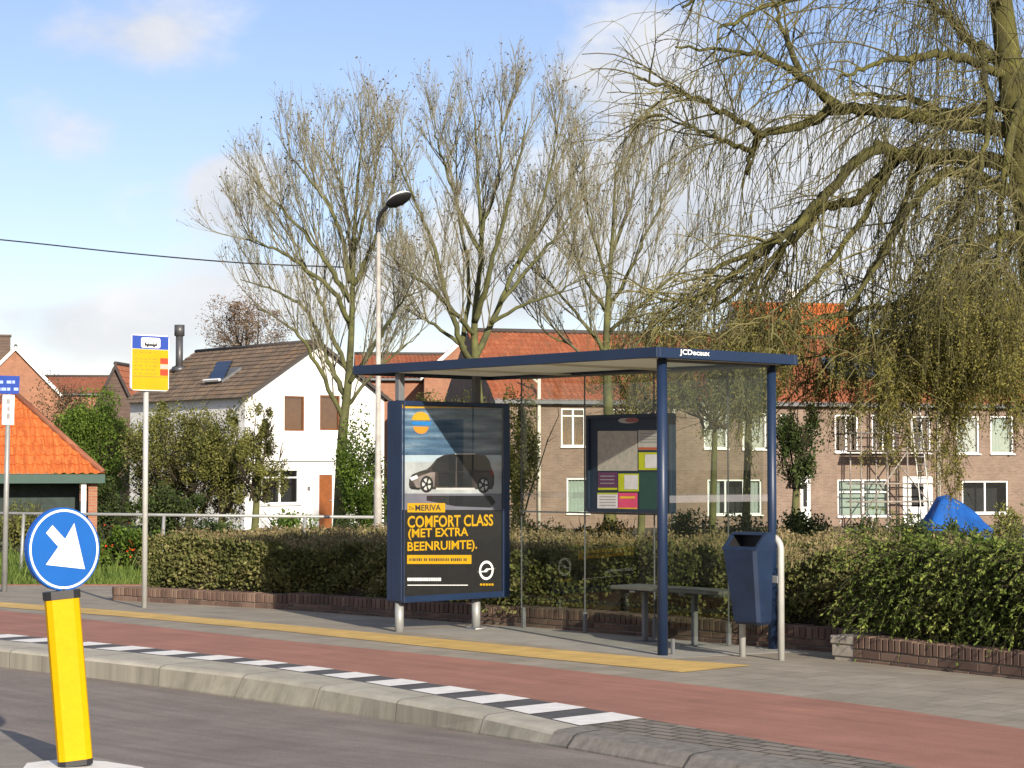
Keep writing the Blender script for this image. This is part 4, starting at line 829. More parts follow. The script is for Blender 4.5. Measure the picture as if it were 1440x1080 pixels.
terrace('terraced_house', 1318, 1530, [((1345, 585, 1377, 638), C1), ((1393, 585, 1425, 638), dict(panes=1, curtain='green')), ((1353, 676, 1418, 722), dict(panes=2, curtain='dark'))], [], [], 'brick terraced house behind the blue tarpaulin at the far right')
# panel on the middle roof
sl = math.hypot(run, ridgeA - eaveA); Vr = (-fr_.n * run + eZ * (ridgeA - eaveA)) / sl; u = fr_.uz(1235, 560)[0]; Nr = np.cross(fr_.d, Vr); mb = MB(); mb.box(fr_.at(u, eaveA) + Vr * 2.3 + Nr * .16, (fr_.d, Vr, Nr), (1.6, .75, .05)); tag(mb.build('roof_panel', M['solar'], loc=fr_.at(u, eaveA) + Vr * 2.3), 'blue-grey panel lying on the orange roof behind the willow twigs', 'roof panel')
# white house
wa = math.radians(40); wf = Fac(D(445, 600, 76), wa); WG = -.75
zap = D(444, 481, 76)[2]; hwid = 3.2; zEv = zap - 2.05; wh = empty('white_house', wf.at(0, WG), 'white rendered house with a brown tiled roof and an orange-brown door', 'house')
wr = [(wf.rect(400, 557, 428, 606), dict(panes=1, frame='shutter', curtain='full', sill=False, fr=.06)), (wf.rect(450, 556, 478, 605), dict(panes=1, frame='shutter', curtain='dark', sill=False)), (wf.rect(367, 659, 421, 709), dict(panes=2, curtain='dark', frame='white_paint', transom=.25))]
dr = wf.rect(447, 665, 470, 730); dr = (dr[0], dr[1], WG, dr[3]); ops = [r for r, _ in wr] + [dr]
zt_g = lambda u: zap - abs(u) * (2.05 / hwid) - .05
mb = MB(); wall(mb, wf, -hwid, hwid, WG, zt_g, ops); Lh = 8.6
for u in (-hwid, hwid): mb.poly([wf.at(u, WG), wf.at(u, zEv - .05), wf.at(u, zEv - .05, -Lh), wf.at(u, WG, -Lh)])
mb.poly([wf.at(-hwid, WG, -Lh), wf.at(hwid, WG, -Lh), wf.at(hwid, zEv - .05, -Lh), wf.at(0, zap - .05, -Lh), wf.at(-hwid, zEv - .05, -Lh)]); mb.build('wall', M['render_white'], wh)
for r, k_ in wr: window(wh, wf, r, **k_)
for r in (wr[0][0], wr[1][0]):
    mb = MB(); mb.box(wf.at((r[0] + r[1]) / 2, (r[2] + r[3]) / 2, -.12), (wf.d, wf.n, eZ), ((r[1] - r[0]) / 2 - .06, .015, (r[3] - r[2]) / 2 - .06)); mb.build('blind', M['shutter'], wh)
door(wh, wf, dr, 'door_orange')
mb = MB(); r = wf.rect(365, 629, 470, 655); mb.box(wf.at((r[0] + r[1]) / 2, (r[2] + .25), .06), (wf.d, wf.n, eZ), ((r[1] - r[0]) / 2, .05, .07)); mb.build('canopy', M['white_paint'], wh)
mb = MB(); r = wf.rect(432, 684, 436, 690); mb.box(wf.at(*[(r[0] + r[1]) / 2, (r[2] + r[3]) / 2], .015), (wf.d, wf.n, eZ), (.06, .012, .08)); mb.build('number_plate', M['gutter_grey'], wh)
mb = MB(); ov = .25; rd = -wf.n; ri = 2.05; slp = math.hypot(hwid, ri)
Vl = (wf.d * hwid + eZ * ri) / slp; El = wf.at(-hwid, zEv, ov) - Vl * .35 + eZ * .02; pant(mb, El, rd, Vl, Lh + 2 * ov, slp + .35, .3, .33, amp=.015, per=4)
Vr2 = (-wf.d * hwid + eZ * ri) / slp; Er = wf.at(hwid, zEv, ov) - Vr2 * .35 + eZ * .02; pant(mb, Er, rd, Vr2, Lh + 2 * ov, slp + .35, .3, .33, amp=.015, per=4); rf = mb.build('roof', M['tile_brown'], wh)
mb = MB(); mb.tube([wf.at(0, zap + .03, ov), wf.at(0, zap + .03, -Lh - ov)], .09, 8); mb.build('ridge', M['ridge_dark'], rf, True)
mb = MB()
for sg, V_, E_ in ((-1, Vl, El), (1, Vr2, Er)):
    p = E_ + wf.n * .012; q = p + V_ * (slp + .35); mb.prism([p, q, q - eZ * .14, p - eZ * .14], -wf.n * .03)
mb.build('verge_board', M['ridge_dark'], rf)
# skylight
Nl = np.cross(rd, Vl); Nl = Nl if Nl[2] > 0 else -Nl; pr_ = OP(314, 528, El + Nl * .06, Nl); mb = MB(); mb.box(pr_, (rd, Vl, Nl), (.62, .52, .05)); sk = mb.build('roof_window', M['gutter_grey'], wh)
op = nrm(Vl * .8 + Nl * .45); mb = MB(); mb.box(pr_ + Nl * .2 - Vl * .04, (rd, op, np.cross(rd, op)), (.55, .46, .03)); mb.build('open_sash', M['roof_glass'], sk); mb = MB(); mb.box(pr_ + Nl * .12 - Vl * .56, (rd, Vl, Nl), (.6, .05, .04)); mb.build('sill', M['white_paint'], sk)
# flue
q = OP(252, 520, El, Nl); mb = MB(); zt_f = D(252, 457, q[1])[2]; mb.tube([q - eZ * .3, A(q[0], q[1], zt_f - .45)], .15, 14); mb.tube([A(q[0], q[1], zt_f - .45), A(q[0], q[1], zt_f)], .21, 14); mb.tube([q - eZ * .1, q + eZ * .12], .3, 14); mb.build('metal_flue', mat('dark_steel_flue', (.10, .10, .105), .45, .2, 4, metal=.5), wh, True)
# generic gable-front house
def gable_front(name, xa, ya, hw, drop, Y, ang, depth, wallm, roofm, label, zb=-.9, verge=True, over=.2, chim=None, tw=.24):
    fc = Fac(D(xa, ya, Y), ang); z = D(xa, ya, Y)[2]; root = empty(name, fc.at(0, zb), label, 'house'); zE = z - drop; mb = MB()
    mb.poly([fc.at(-hw, zb), fc.at(hw, zb), fc.at(hw, zE), fc.at(0, z), fc.at(-hw, zE)]); mb.poly([fc.at(-hw, zb, -depth), fc.at(-hw, zE, -depth), fc.at(0, z, -depth), fc.at(hw, zE, -depth), fc.at(hw, zb, -depth)])
    for u in (-hw, hw): mb.poly([fc.at(u, zb), fc.at(u, zE), fc.at(u, zE, -depth), fc.at(u, zb, -depth)])
    mb.build('wall', M[wallm], root); mb = MB(); sl = math.hypot(hw, drop); rd = -fc.n
    for sg in (-1, 1):
        V = (fc.d * -sg * hw + eZ * drop) / sl; E = fc.at(sg * hw, zE, over) - V * .2 + eZ * .03; pant(mb, E, rd, V, depth + 2 * over, sl + .2, tw, .33, per=4)
    rf = mb.build('roof', M[roofm], root)
    mb = MB(); mb.tube([fc.at(0, z + .06, over), fc.at(0, z + .06, -depth - over)], .1, 8); mb.build('ridge', M['ridge_dark'], rf)
    if verge:
        mb = MB()
        for sg in (-1, 1):
            V = (fc.d * -sg * hw + eZ * drop) / sl; E = fc.at(sg * hw, zE, over + .03) - V * .25 + eZ * .06; q = E + V * (sl + .25); mb.prism([E, q, q - eZ * .26, E - eZ * .26], -fc.n * .05)
        mb.build('bargeboard', M['white_paint' if verge is True else verge], rf)
    if chim:
        u, h, dd, m = chim; mb = MB(); mb.box(fc.at(u, z + h / 2 - .4, -dd), (fc.d, fc.n, eZ), (.4, .4, h / 2 + .4)); mb.box(fc.at(u, z + h + .05, -dd), (fc.d, fc.n, eZ), (.46, .46, .05)); mb.build('chimney', M[m], root)
    return root
gable_front('gabled_brick_house', 22, 488, 2.6, 2.7, 118, .25, 9, 'brick_red', 'tile_brown', 'red brick gable with white bargeboards and a chimney, far left', chim=(-.7, .7, 1.5, 'brick_brown'))
gable_front('brown_gabled_house', 164, 513, 1.15, 2.3, 95, -.12, 9, 'brick_brown', 'tile_dull', 'small brown gable with an orange roof, behind the bus stop sign', verge='ridge_dark')
gable_front('gabled_house_with_white_bargeboard', 664, 464, 2.4, 2.2, 100, .05, 8, 'brick_red', 'tile_row', 'gabled house with a white bargeboard above the bus shelter roof', verge=True)
def block(name, x0, x1, yr, ye, Y, ang, wallm, roofm, label, zb=-.9, rn=4., verge=None, chim=(), ridge='ridge_dark', wins=()):
    xm = (x0 + x1) / 2; fc = Fac(D(xm, 600, Y), ang); u0, u1 = fc.uz(x0, 600)[0], fc.uz(x1, 600)[0]; zE = fc.uz(xm, ye)[1]; zr = D(xm, yr, Y + rn)[2]; root = empty(name, fc.at(0, zb), label, 'house'); mb = MB()
    ops = [fc.rect(*w) for w in wins]; wall(mb, fc, u0, u1, zb, zE, ops); sidewalls(mb, fc, u0, u1, zb, zE, rn, zr - zE); mb.build('wall', M[wallm], root)
    for r in ops: window(root, fc, r, panes=2)
    gable_roof(root, fc, u0, u1, zE, rn, zr - zE, roofm, verge=verge, ridge=ridge)
    for x, w, h, m in chim:
        u = fc.uz(x, yr)[0]; mb = MB(); mb.box(fc.at(u, zr + h / 2 - .4, -rn), (fc.d, fc.n, eZ), (w / 2, .35, h / 2 + .4)); mb.build('chimney', M[m], root)
block('distant_red_roofed_house', 40, 215, 530, 552, 150, .05, 'brick_red', 'tile_dull', 'far house showing only a low red roof, above the green trees at left')
block('orange_roofed_house', 500, 640, 499, 530, 108, .1, 'brick_red', 'tile_row', 'house showing a strip of orange roof between the lamp pole and the shelter')
block('tall_orange_roofed_house', 1064, 1228, 429, 492, 112, .2, 'render_white', 'tile_orange', 'tall house with a bright orange roof behind the willow twigs', rn=4.5, ridge='tile_orange', chim=[(1150, .9, .9, 'render_white')], wins=[(1090, 500, 1112, 525), (1180, 500, 1202, 525)])
block('far_orange_roofed_house', 1392, 1520, 452, 492, 118, .25, 'render_white', 'tile_orange', 'house with an orange roof at the far right edge, behind the willow', rn=4.5, ridge='tile_orange')
# pavilion with the hipped orange roof
pA = math.radians(20); pcn = D(145, 667, 45.); zE = pcn[2]; hwp = 1.86; pU = A(math.cos(pA), math.sin(pA), 0); pW = A(-pU[1], pU[0], 0); pc = pcn * A(1, 1, 0) - pU * hwp + pW * hwp; zp = D(20, 551, pc[1])[2]
pv = empty('garden_pavilion', A(pc[0], pc[1], -.85), 'low pavilion with a steep orange hipped roof and dark green fascia, far left', 'pavilion'); rise = zp - zE; slp = math.hypot(hwp, rise); mb = MB(); c0 = pc + eZ * zE
pp_ = lambda a, b, z: pc + pU * a + pW * b + eZ * z
for q in range(4):
    a = pA + q * math.pi / 2; U_ = A(math.cos(a), math.sin(a), 0); n_ = A(U_[1], -U_[0], 0); V_ = (-n_ * hwp + eZ * rise) / slp
    pant(mb, c0 + n_ * hwp - U_ * hwp, U_, V_, 2 * hwp, slp, .2, .3, a=lambda v: hwp * v / slp, b=lambda v: 2 * hwp - hwp * v / slp, amp=.03)
rf = mb.build('roof', M['tile_orange'], pv); mb = MB()
for sx_ in (-1, 1):
    for sy in (-1, 1): mb.tube([pp_(sx_ * hwp, sy * hwp, zE + .05), pp_(0, 0, zp + .05)], .07, 8)
mb.build('hip_tiles', M['tile_dull'], rf, True); mb = MB()
for a, b, h in ((0, -1, (hwp + .04, .03, .1)), (0, 1, (hwp + .04, .03, .1)), (-1, 0, (.03, hwp - .03, .1)), (1, 0, (.03, hwp - .03, .1))): mb.box(pp_(a * hwp, b * hwp, zE - .1), (pU, pW, eZ), h)
mb.box(pp_(0, 0, zE - .06), (pU, pW, eZ), (hwp - .04, hwp - .04, .02)); mb.build('fascia', M['green_paint'], pv); mb = MB()
mb.box(pp_(0, .25, (zE - .2 - .9) / 2), (pU, pW, eZ), (hwp - .4, hwp - .6, (zE - .2 + .9) / 2)); mb.build('wall', mat('dark_green_boards', (.03, .045, .04), .8, .3, 6), pv)
for a in (hwp - .42, -hwp + .3): mb = MB(); mb.box(pp_(a, -hwp + .12, (zE - .2 - .9) / 2), (pU, pW, eZ), (.055, .055, (zE - .2 + .9) / 2)); mb.build('post', M['white_paint'], pv)
mb = MB(); mb.box(pp_(hwp - .2, -hwp + .3, (zE - .2 - .9) / 2), (pU, pW, eZ), (.1, .12, (zE - .2 + .9) / 2)); mb.build('brick_pier', M['brick_red'], pv)
M['rust'] = mat('weathered_scaffold_tube', (.26, .23, .20), .7, .45, 3)
# scaffold in front of the middle house
sf = empty('scaffold', fr_.at(fr_.uz(1240, 600)[0], GB, 1.5), 'grey tubular scaffold standing against the brick terrace', 'scaffold'); k_ = 0
xs = [fr_.uz(x, 600)[0] for x in (1188, 1224, 1252, 1296)]; zs = [fr_.uz(1240, y)[1] for y in (705, 680, 634, 610)]; zt_s = fr_.uz(1240, 568)[1]
for o in (.5, 1.5):
    for u in xs: mb = MB(); mb.tube([fr_.at(u, GB, o), fr_.at(u, zt_s, o)], .035, 8); mb.build('upright', M['rust'], sf, True)
mb = MB()
for o in (.5, 1.5):
    for z in zs: mb.tube([fr_.at(xs[0] - .2, z, o - .03), fr_.at(xs[-1] + .2, z, o - .03)], .032, 8)
mb.tube([fr_.at(xs[0], GB + .5, 1.55), fr_.at(xs[2], zs[2], 1.55)], .03, 8); mb.tube([fr_.at(xs[3], GB + .5, 1.55), fr_.at(xs[1], zs[2], 1.55)], .03, 8); mb.build('crossbars', M['rust'], sf, True)
mb = MB(); mb.box(fr_.at((xs[0] + xs[-1]) / 2, zs[2] - .05, 1.), (fr_.d, fr_.n, eZ), ((xs[-1] - xs[0]) / 2 + .2, .42, .025)); mb.build('deck', M['wood'], sf)
lad = empty('ladder', fr_.at(fr_.uz(1268, 600)[0], GB, 2.3), 'pale ladder leaning on the scaffold', 'ladder'); ub = fr_.uz(1258, 600)[0]; p0 = fr_.at(ub, GB, 2.4); p1 = fr_.at(ub - .1, zt_s - .2, 1.62); mb = MB()
for w in (0, .42): mb.tube([p0 + fr_.d * w, p1 + fr_.d * w], .03, 6)
mb.build('stile', M['grey_metal'], lad); mb = MB()
for t in np.linspace(.05, .95, 16): q = p0 + (p1 - p0) * t; mb.tube([q, q + fr_.d * .42], .018, 6)
mb.build('rungs', M['grey_metal'], lad)
# tarpaulin-covered trailer
tY = 44.; tr = empty('covered_trailer', A(D(1345, 740, tY)[0], tY, -.85), 'low blue trailer under a bright blue tarpaulin, beyond the right hedge', 'trailer'); q = lambda x, y, dy=0: D(x, y, tY + dy)
wdt = 1.3; zr_ = q(1340, 699)[2]; zb_t = q(1340, 748)[2]; xa, xb, xc, xd = q(1294, 740)[0], q(1393, 740)[0], q(1320, 700)[0], q(1357, 700)[0]; mb = MB(); V = []; n = 64; m_ = 14; Fq = []
for j in range(m_ + 1):
    t = j / m_; z = zb_t + (zr_ - zb_t) * t; e = t ** .85
    for i in range(n):
        a = 2 * math.pi * i / n; ca, sa = math.cos(a), math.sin(a); sq = max(abs(ca), abs(sa)); fx_ = ca / sq ** .85; fy_ = sa / sq ** .85
        hx = ((xb - xa) / 2) * (1 - e) + ((xd - xc) / 2) * e; cxx = ((xa + xb) / 2) * (1 - e) + ((xc + xd) / 2) * e; hy = .8 * (1 - e) + .22 * e; w = 1 + (.11 * (1 - t) + .02) * math.sin(5 * a + 1) + .045 * (1 - .5 * t) * math.sin(11 * a + 5 * t) + .03 * math.sin(19 * a - 3 * t)
        V.append(A(cxx + hx * fx_ * w, tY + hy * fy_ * w, z + (.05 * math.sin(5 * a) if j == 0 else 0) - (.10 * t * t * (1 + math.cos(a + .6)))))
for j in range(m_): Fq += [(j * n + i, j * n + (i + 1) % n, (j + 1) * n + (i + 1) % n, (j + 1) * n + i) for i in range(n)]
V.append(A((xc + xd) / 2 - .1, tY, zr_ + .05)); Fq += [(m_ * n + i, m_ * n + (i + 1) % n, len(V) - 1) for i in range(n)]; mb.add(V, Fq); mb.build('tarpaulin', M['tarp'], tr, True)
mb = MB(); mb.bbox(A((xa + xb) / 2 + .5, tY, (zb_t - .35)), (A(1, 0, 0), A(0, 1, 0), eZ), ((xb - xa) / 2 + .55, .7, .26), .03); mb.build('trailer_body', M['trailer'], tr)
for x in (xa + .4, xb + .2): mb = MB(); mb.tube([A(x, tY - .78, -.6), A(x, tY - .60, -.6)], .26, 18); mb.build('wheel', M['black'], tr)
#PART4
# ------------------------------------------------------------------ leafy plants
def zg(p): a, b = toLS(p); return gz(b, a)
def bush(name, label, cat, x, yt, wpx, Y, m, n, size, dy=1.0, clump=16, cr=.42, flower=None, nf=0, group=None, ybot=None, stem=True, density=1):
    c0 = D(x, yt, Y); zt = c0[2]; gb = zg(A(c0[0], Y, 0)); zb = gb if ybot is None else D(x, ybot, Y)[2]; rx = wpx / 2 * Y / F; root = empty(name, A(c0[0], Y, gb), label, cat, group)
    c = A(c0[0], Y, (zt + zb) / 2); r = A(rx, rx * dy, (zt - zb) / 2)
    P = clumps(c, r, clump, n, cr); P = P[P[:, 2] > gb + .02]
    mb = MB(); mb.quads(leaf_quads(P, size, .6, rdir(len(P)) + A(0, -.2, .5), .2)); mb.build('foliage' if ybot is None else 'crown', m if not isinstance(m, str) else M[m], root, nouv=True)
    if stem:
        k = 9 if ybot is None else 14; st = np.tile(A(c0[0], Y, gb - .05 if ybot is None else zb + (zt - zb) * .12), (k, 1)) + NR.normal(size=(k, 3)) * A(.12, .12, 0) * rx; tg = c + rdir(k) * r * .8; tg[:, 2] = np.maximum(tg[:, 2], gb + .3 if ybot is None else zb + (zt - zb) * .3); d = tg - st
        q = strands(st, d, np.linalg.norm(d, axis=1) * .95, np.zeros(k), 6, .06); mb = MB(); strand_tubes(mb, q, .028 * max(1, rx), .008, 5)
        s2 = side_shoots(q, 8, .25, 1, .7, .1, rx * .7); strand_tubes(mb, s2, .01, .004, 3); mb.build('stems' if ybot is None else 'branches', M['twigcore'], root, nouv=True)
    if flower:
        Pf = c + rdir(nf) * r * A(1, 1, .9) * NR.uniform(.75, 1.05, (nf, 1)); Pf[:, 1] -= rx * .1; mb = MB(); mb.quads(leaf_quads(np.repeat(Pf, 4, 0) + NR.normal(0, .008, (4 * nf, 3)), .034, .9)); mb.build('flowers', M[flower], root, nouv=True)
    return root
def small_tree(name, label, x, yt, yb, wpx, Y, m, n, size, trunk_r=.12, **k):
    root = bush(name, label, 'tree', x, yt, wpx, Y, m, n, size, ybot=yb, **k); b = A(D(x, yb, Y)[0], Y, 0); gb = zg(b); ztop = D(x, yt + (yb - yt) * .35, Y)[2]
    mb = MB(); mb.tube(smooth_line([A(b[0] - .1, Y, gb - .1), A(b[0] - .02, Y, (gb + ztop) / 2), A(b[0] + .05, Y, ztop)], 4), np.linspace(trunk_r, trunk_r * .35, 9), 9); mb.build('trunk', M['bark_ash'], root, True); return root
small_tree('green_tree', 'bright green leafy tree between the pavilion and the bus stop pole', 138, 538, 705, 130, 56, 'leaf_green', 20000, .085, clump=34)
small_tree('purple_brown_shrub', 'brownish purple twiggy tree beside the red brick gable', 92, 520, 690, 100, 62, island_mat('purple_brown_leaves', (.05, .035, .02), (.12, .09, .045)), 8000, .075, clump=18)
small_tree('olive_tree', 'spreading olive green tree left of the white house, nearest the bus stop pole', 268, 548, 745, 175, 52, 'leaf_olive', 20000, .07, clump=44, cr=.36)
small_tree('olive_tree', 'olive green tree in front of the white wall of the white house', 362, 552, 725, 105, 50, 'leaf_olive', 9000, .065, clump=44, cr=.22)
small_tree('olive_tree', 'middle olive tree of the clump between the bus stop pole and white house', 315, 566, 742, 130, 51, 'leaf_olive', 12000, .068, clump=36, cr=.33)
small_tree('olive_tree', 'outermost olive tree right of the green tree, behind the bus stop pole', 222, 556, 742, 105, 53, 'leaf_olive', 10000, .07, clump=34, cr=.34)
small_tree('olive_tree', 'airy olive tree seen through the shelter glass above the timetable case', 905, 478, 612, 190, 54, 'leaf_willow', 9000, .06, clump=60, cr=.24)
small_tree('olive_tree', 'airy olive tree seen through the right end glass of the shelter', 1005, 462, 622, 170, 52, 'leaf_olive', 10000, .06, clump=60, cr=.24)
small_tree('olive_tree', 'broad olive tree half hidden by the advert panel', 655, 512, 745, 210, 58, 'leaf_olive', 14000, .08, clump=40, cr=.3)
bush('dark_shrub', 'dark shrub in the shade under the olive trees', 'shrub', 235, 668, 120, 46, 'leaf_dark', 7000, .08, clump=18)
bush('dark_shrub', 'dark shrub below the pavilion eaves beside its post', 'shrub', 155, 660, 80, 48, 'leaf_dark', 5000, .08, clump=16)
bush('green_shrub', 'fresh green climbing shrub between the ash trunk and the lamp pole', 'shrub', 503, 596, 80, 45, 'leaf_green', 11000, .075, clump=22)
bush('olive_shrub', 'hanging olive shrub behind the shelter glass beside the advert panel', 'shrub', 728, 522, 75, 44, 'leaf_olive', 7500, .07, clump=22, cr=.35)
small_tree('ivy_covered_tree', 'dark ivy-covered tree rising behind the right end of the shelter roof', 1052, 440, 600, 125, 46, 'leaf_dark', 12000, .08, clump=32, cr=.3)
small_tree('small_dark_tree', 'small dark leafy tree right of the rear shelter post', 1120, 556, 705, 78, 44, 'leaf_dark', 6500, .075, clump=22, cr=.33)
for i, (x, yt, w, Y, m, fl, lab) in enumerate([(752, 716, 110, 36, 'leaf_olive', None, 'low olive shrub just right of the advert panel, behind the glass'), (850, 722, 120, 35, 'leaf_dark', None, 'low dark shrub below the timetable case'), (960, 720, 110, 37, 'leaf_dark', None, 'low dark shrub behind the front shelter post'),
        (1050, 722, 100, 34, 'leaf_dark', None, 'low dark shrub behind the litter bin'), (1135, 716, 110, 33, 'leaf_dark', None, 'dark evergreen shrub under the small dark tree'), (1215, 720, 110, 34, 'leaf_dark', 'flower_white', 'dark shrub with tiny white flowers under the scaffold'),
        (1290, 714, 90, 37, 'leaf_dark', 'flower_yellow', 'dark shrub with a few yellow flowers left of the blue tarpaulin'), (1352, 722, 60, 35, 'leaf_dark', None, 'small dark shrub in front of the blue tarpaulin'), (1415, 712, 80, 40, 'leaf_olive', None, 'olive shrub right of the blue tarpaulin'), (1475, 722, 90, 37, 'leaf_dark', None, 'dark shrub at the right edge of the view')]):
    bush('low_shrub', lab, 'shrub', x, yt, w, Y, m, 5200, .06, flower=fl, nf=14 if fl == 'flower_yellow' else 70, clump=18, group='low shrubs behind the hedges')
for x, yt, w, Y, m, fl, nf, lab in [(95, 742, 110, 30.5, 'leaf_green', 'flower_orange', 40, 'green garden plant with orange flowers beside the blue arrow sign'), (172, 728, 90, 31, 'leaf_green', 'flower_red', 26, 'green garden plant with red flowers left of the bus stop pole'), (30, 700, 130, 36, 'leaf_olive', None, 0, 'olive hedge plant under the pavilion at the left edge'),
        (290, 735, 110, 31, 'leaf_dark', None, 0, 'dark plant behind the railing right of the bus stop pole'), (400, 722, 120, 32, 'leaf_green', 'flower_white', 40, 'green plant with white flecks below the white house'), (488, 728, 90, 31, 'leaf_dark', None, 0, 'dark plant left of the lamp pole foot'), (225, 745, 70, 30, 'leaf_green', None, 0, 'pale green plant right behind the bus stop pole')]:
    bush('garden_plant', lab, 'plant', x, yt, w, Y, m, 5000, .06, flower=fl, nf=nf, clump=18, group='garden plants behind the railing')
small_tree('bare_brown_tree', 'distant brown bare tree above the white house roof', 345, 405, 520, 130, 100, island_mat('pale_brown_twigs', (.12, .08, .05), (.22, .16, .11)), 9000, .10, clump=60, cr=.3)
# grass verge
n = 52000; l = NR.uniform(8.5, 22, n); s = .6 + NR.uniform(0, 1, n) * 9; ok = (O[1] + .743 * l + .669 * s > 26.85) & (s > np.where(l < 9.7, 5.1, .5)); l, s = l[ok], s[ok]; n = len(l); P = np.array([S(a, b, gz(b, 10 if a > 9.6 else 0) - .01) for a, b in zip(l, s)]); tall = NR.random(n) < .04
q = strands(P, rdir(n) * .45 + A(0, 0, 1), np.where(tall, NR.uniform(.2, .5, n), NR.uniform(.05, .17, n)), NR.uniform(.0, .2, n), 2, .1); w = rdir(n) * A(1, 1, 0); w = w / np.maximum(np.linalg.norm(w, axis=1), 1e-6)[:, None] * .011
mb = MB(); mb.quads(np.stack([q[:, 0] - w, q[:, 0] + w, q[:, 1] + w * .7, q[:, 1] - w * .7], 1)); mb.quads(np.stack([q[:, 1] - w * .7, q[:, 1] + w * .7, q[:, 2] + w * .1, q[:, 2] - w * .1], 1)); tag(mb.build('grass_verge', M['grassA'], nouv=True), 'rough green grass verge beyond the pavement at left', 'grass', kind='stuff')
# moss / dirt tufts along the wall foot
# ------------------------------------------------------------------ bare trees
def resample(P, m):
    t = np.linspace(0, len(P) - 1, m); i = np.minimum(t.astype(int), len(P) - 2); f = (t - i)[:, None]; return P[i] * (1 - f) + P[i + 1] * f
def lower(p): return [(x, y + max(0, (440 - y)) * .22) for x, y in p]
def ash(name, label, Y, trunk, limbs, sc_=1.0, base_r=.17, per=(12, 7, 5), ln=(2.4, 1.05, .46)):
    trunk = lower(trunk); limbs = [(lower(a), b) for a, b in limbs]; b = D(*trunk[0], Y); root = empty(name, A(b[0], Y, zg(b)), label, 'tree', 'bare ash trees behind the shelter'); mb = MB(); LP_ = []
    pts = smooth_line([A(b[0], Y, zg(b) - .15)] + [D(x, y, Y) for x, y in trunk], 6); k = len(pts); mb.tube(pts, base_r * (1 - np.linspace(0, 1, k) ** .8 * .9), 10); LP_.append(resample(pts[k // 2:], 20))
    for L in limbs:
        dz = R.uniform(-2.2, 2.2) * sc_; px = L[0]; r = L[1] * sc_; m = len(px); q = smooth_line([D(x, y, Y + dz * (i / (m - 1)) ** .8) for i, (x, y) in enumerate(px)], 6); q[1:-1] += NR.normal(size=(len(q) - 2, 3)) * .02
        mb.tube(q, r * (1 - np.linspace(0, 1, len(q)) * .86), 7); LP_.append(resample(q, 20))
    mb.build('trunk', M['bark_ash'], root, True); LPa = np.array(LP_); mb = MB(); bd = MB()
    a = side_shoots(LPa, per[0], .12, .98, .66, .5, ln[0] * sc_, -.05, .05, 6, .85); strand_tubes(mb, a, .018 * sc_, .006, 4)
    b2 = side_shoots(a, per[1], .15, 1, .5, .5, ln[1] * sc_, -.05, .06, 4); strand_tubes(mb, b2, .0065, .0035, 3)
    c = side_shoots(b2, per[2], .2, 1, .55, .4, ln[2] * sc_, -.04, .1, 2); strand_tubes(mb, c, .0042, .0026, 3)
    tips = np.concatenate([c[:, -1], c[NR.random(len(c)) < .35][:, -1] + NR.normal(0, .03, ((1, 3))), b2[:, -1], b2[:, -1]]); tips = tips + NR.normal(0, .02, tips.shape); keep = NR.random(len(tips)) < .62; tips = tips[keep & (NR.random(len(tips)) < .36)]
    mb.build('crown', M['twig_ash'], root, nouv=True); bd.quads(leaf_quads(tips, .075, .55, rdir(len(tips)) + A(0, 0, -.3), .2)); bd.build('seed_clusters', M['bud_ash'], root, nouv=True); return root
ash('bare_ash_tree', 'leftmost bare ash tree, in front of the white house', 46, [(477, 720), (482, 610), (489, 545), (494, 470), (497, 351), (502, 218), (511, 112)],
    [([(491, 452), (470, 405), (413, 345), (372, 318), (348, 302)], .07), ([(493, 420), (465, 360), (435, 307), (378, 227), (362, 200)], .075), ([(493, 385), (480, 300), (458, 235), (427, 187), (402, 150)], .07), ([(484, 560), (462, 505), (427, 431), (385, 400), (338, 380)], .075), ([(482, 590), (440, 500), (400, 455), (352, 425)], .06),
     ([(497, 390), (520, 330), (542, 253), (566, 150)], .06), ([(496, 380), (488, 260), (470, 180), (444, 112)], .055), ([(490, 540), (530, 480), (560, 430), (592, 390)], .065), ([(486, 575), (520, 530), (552, 500), (590, 470)], .05), ([(499, 330), (520, 240), (530, 170), (535, 105)], .05), ([(488, 520), (455, 440), (440, 380), (405, 300), (385, 250)], .06)])
ash('bare_ash_tree', 'middle bare ash tree, tallest, rising behind the advert panel', 47, [(678, 730), (676, 600), (668, 500), (668, 440), (677, 324), (672, 200), (668, 82)],
    [([(668, 520), (648, 480), (625, 400), (600, 289), (575, 215), (560, 165)], .085), ([(666, 470), (640, 440), (600, 390), (560, 350), (545, 300)], .065), ([(667, 453), (690, 360), (718, 231), (742, 85)], .085), ([(670, 500), (698, 440), (729, 351), (791, 227), (824, 150)], .09), ([(729, 351), (760, 250), (780, 150), (785, 88)], .05), ([(655, 490), (615, 460), (590, 440), (562, 385)], .055),
     ([(676, 330), (640, 230), (620, 150), (612, 100)], .06), ([(674, 300), (700, 200), (705, 120), (712, 75)], .05), ([(690, 455), (745, 420), (790, 400), (822, 370)], .05), ([(650, 480), (660, 380), (645, 250), (640, 110)], .065), ([(705, 420), (770, 320), (800, 270), (825, 215)], .055)])
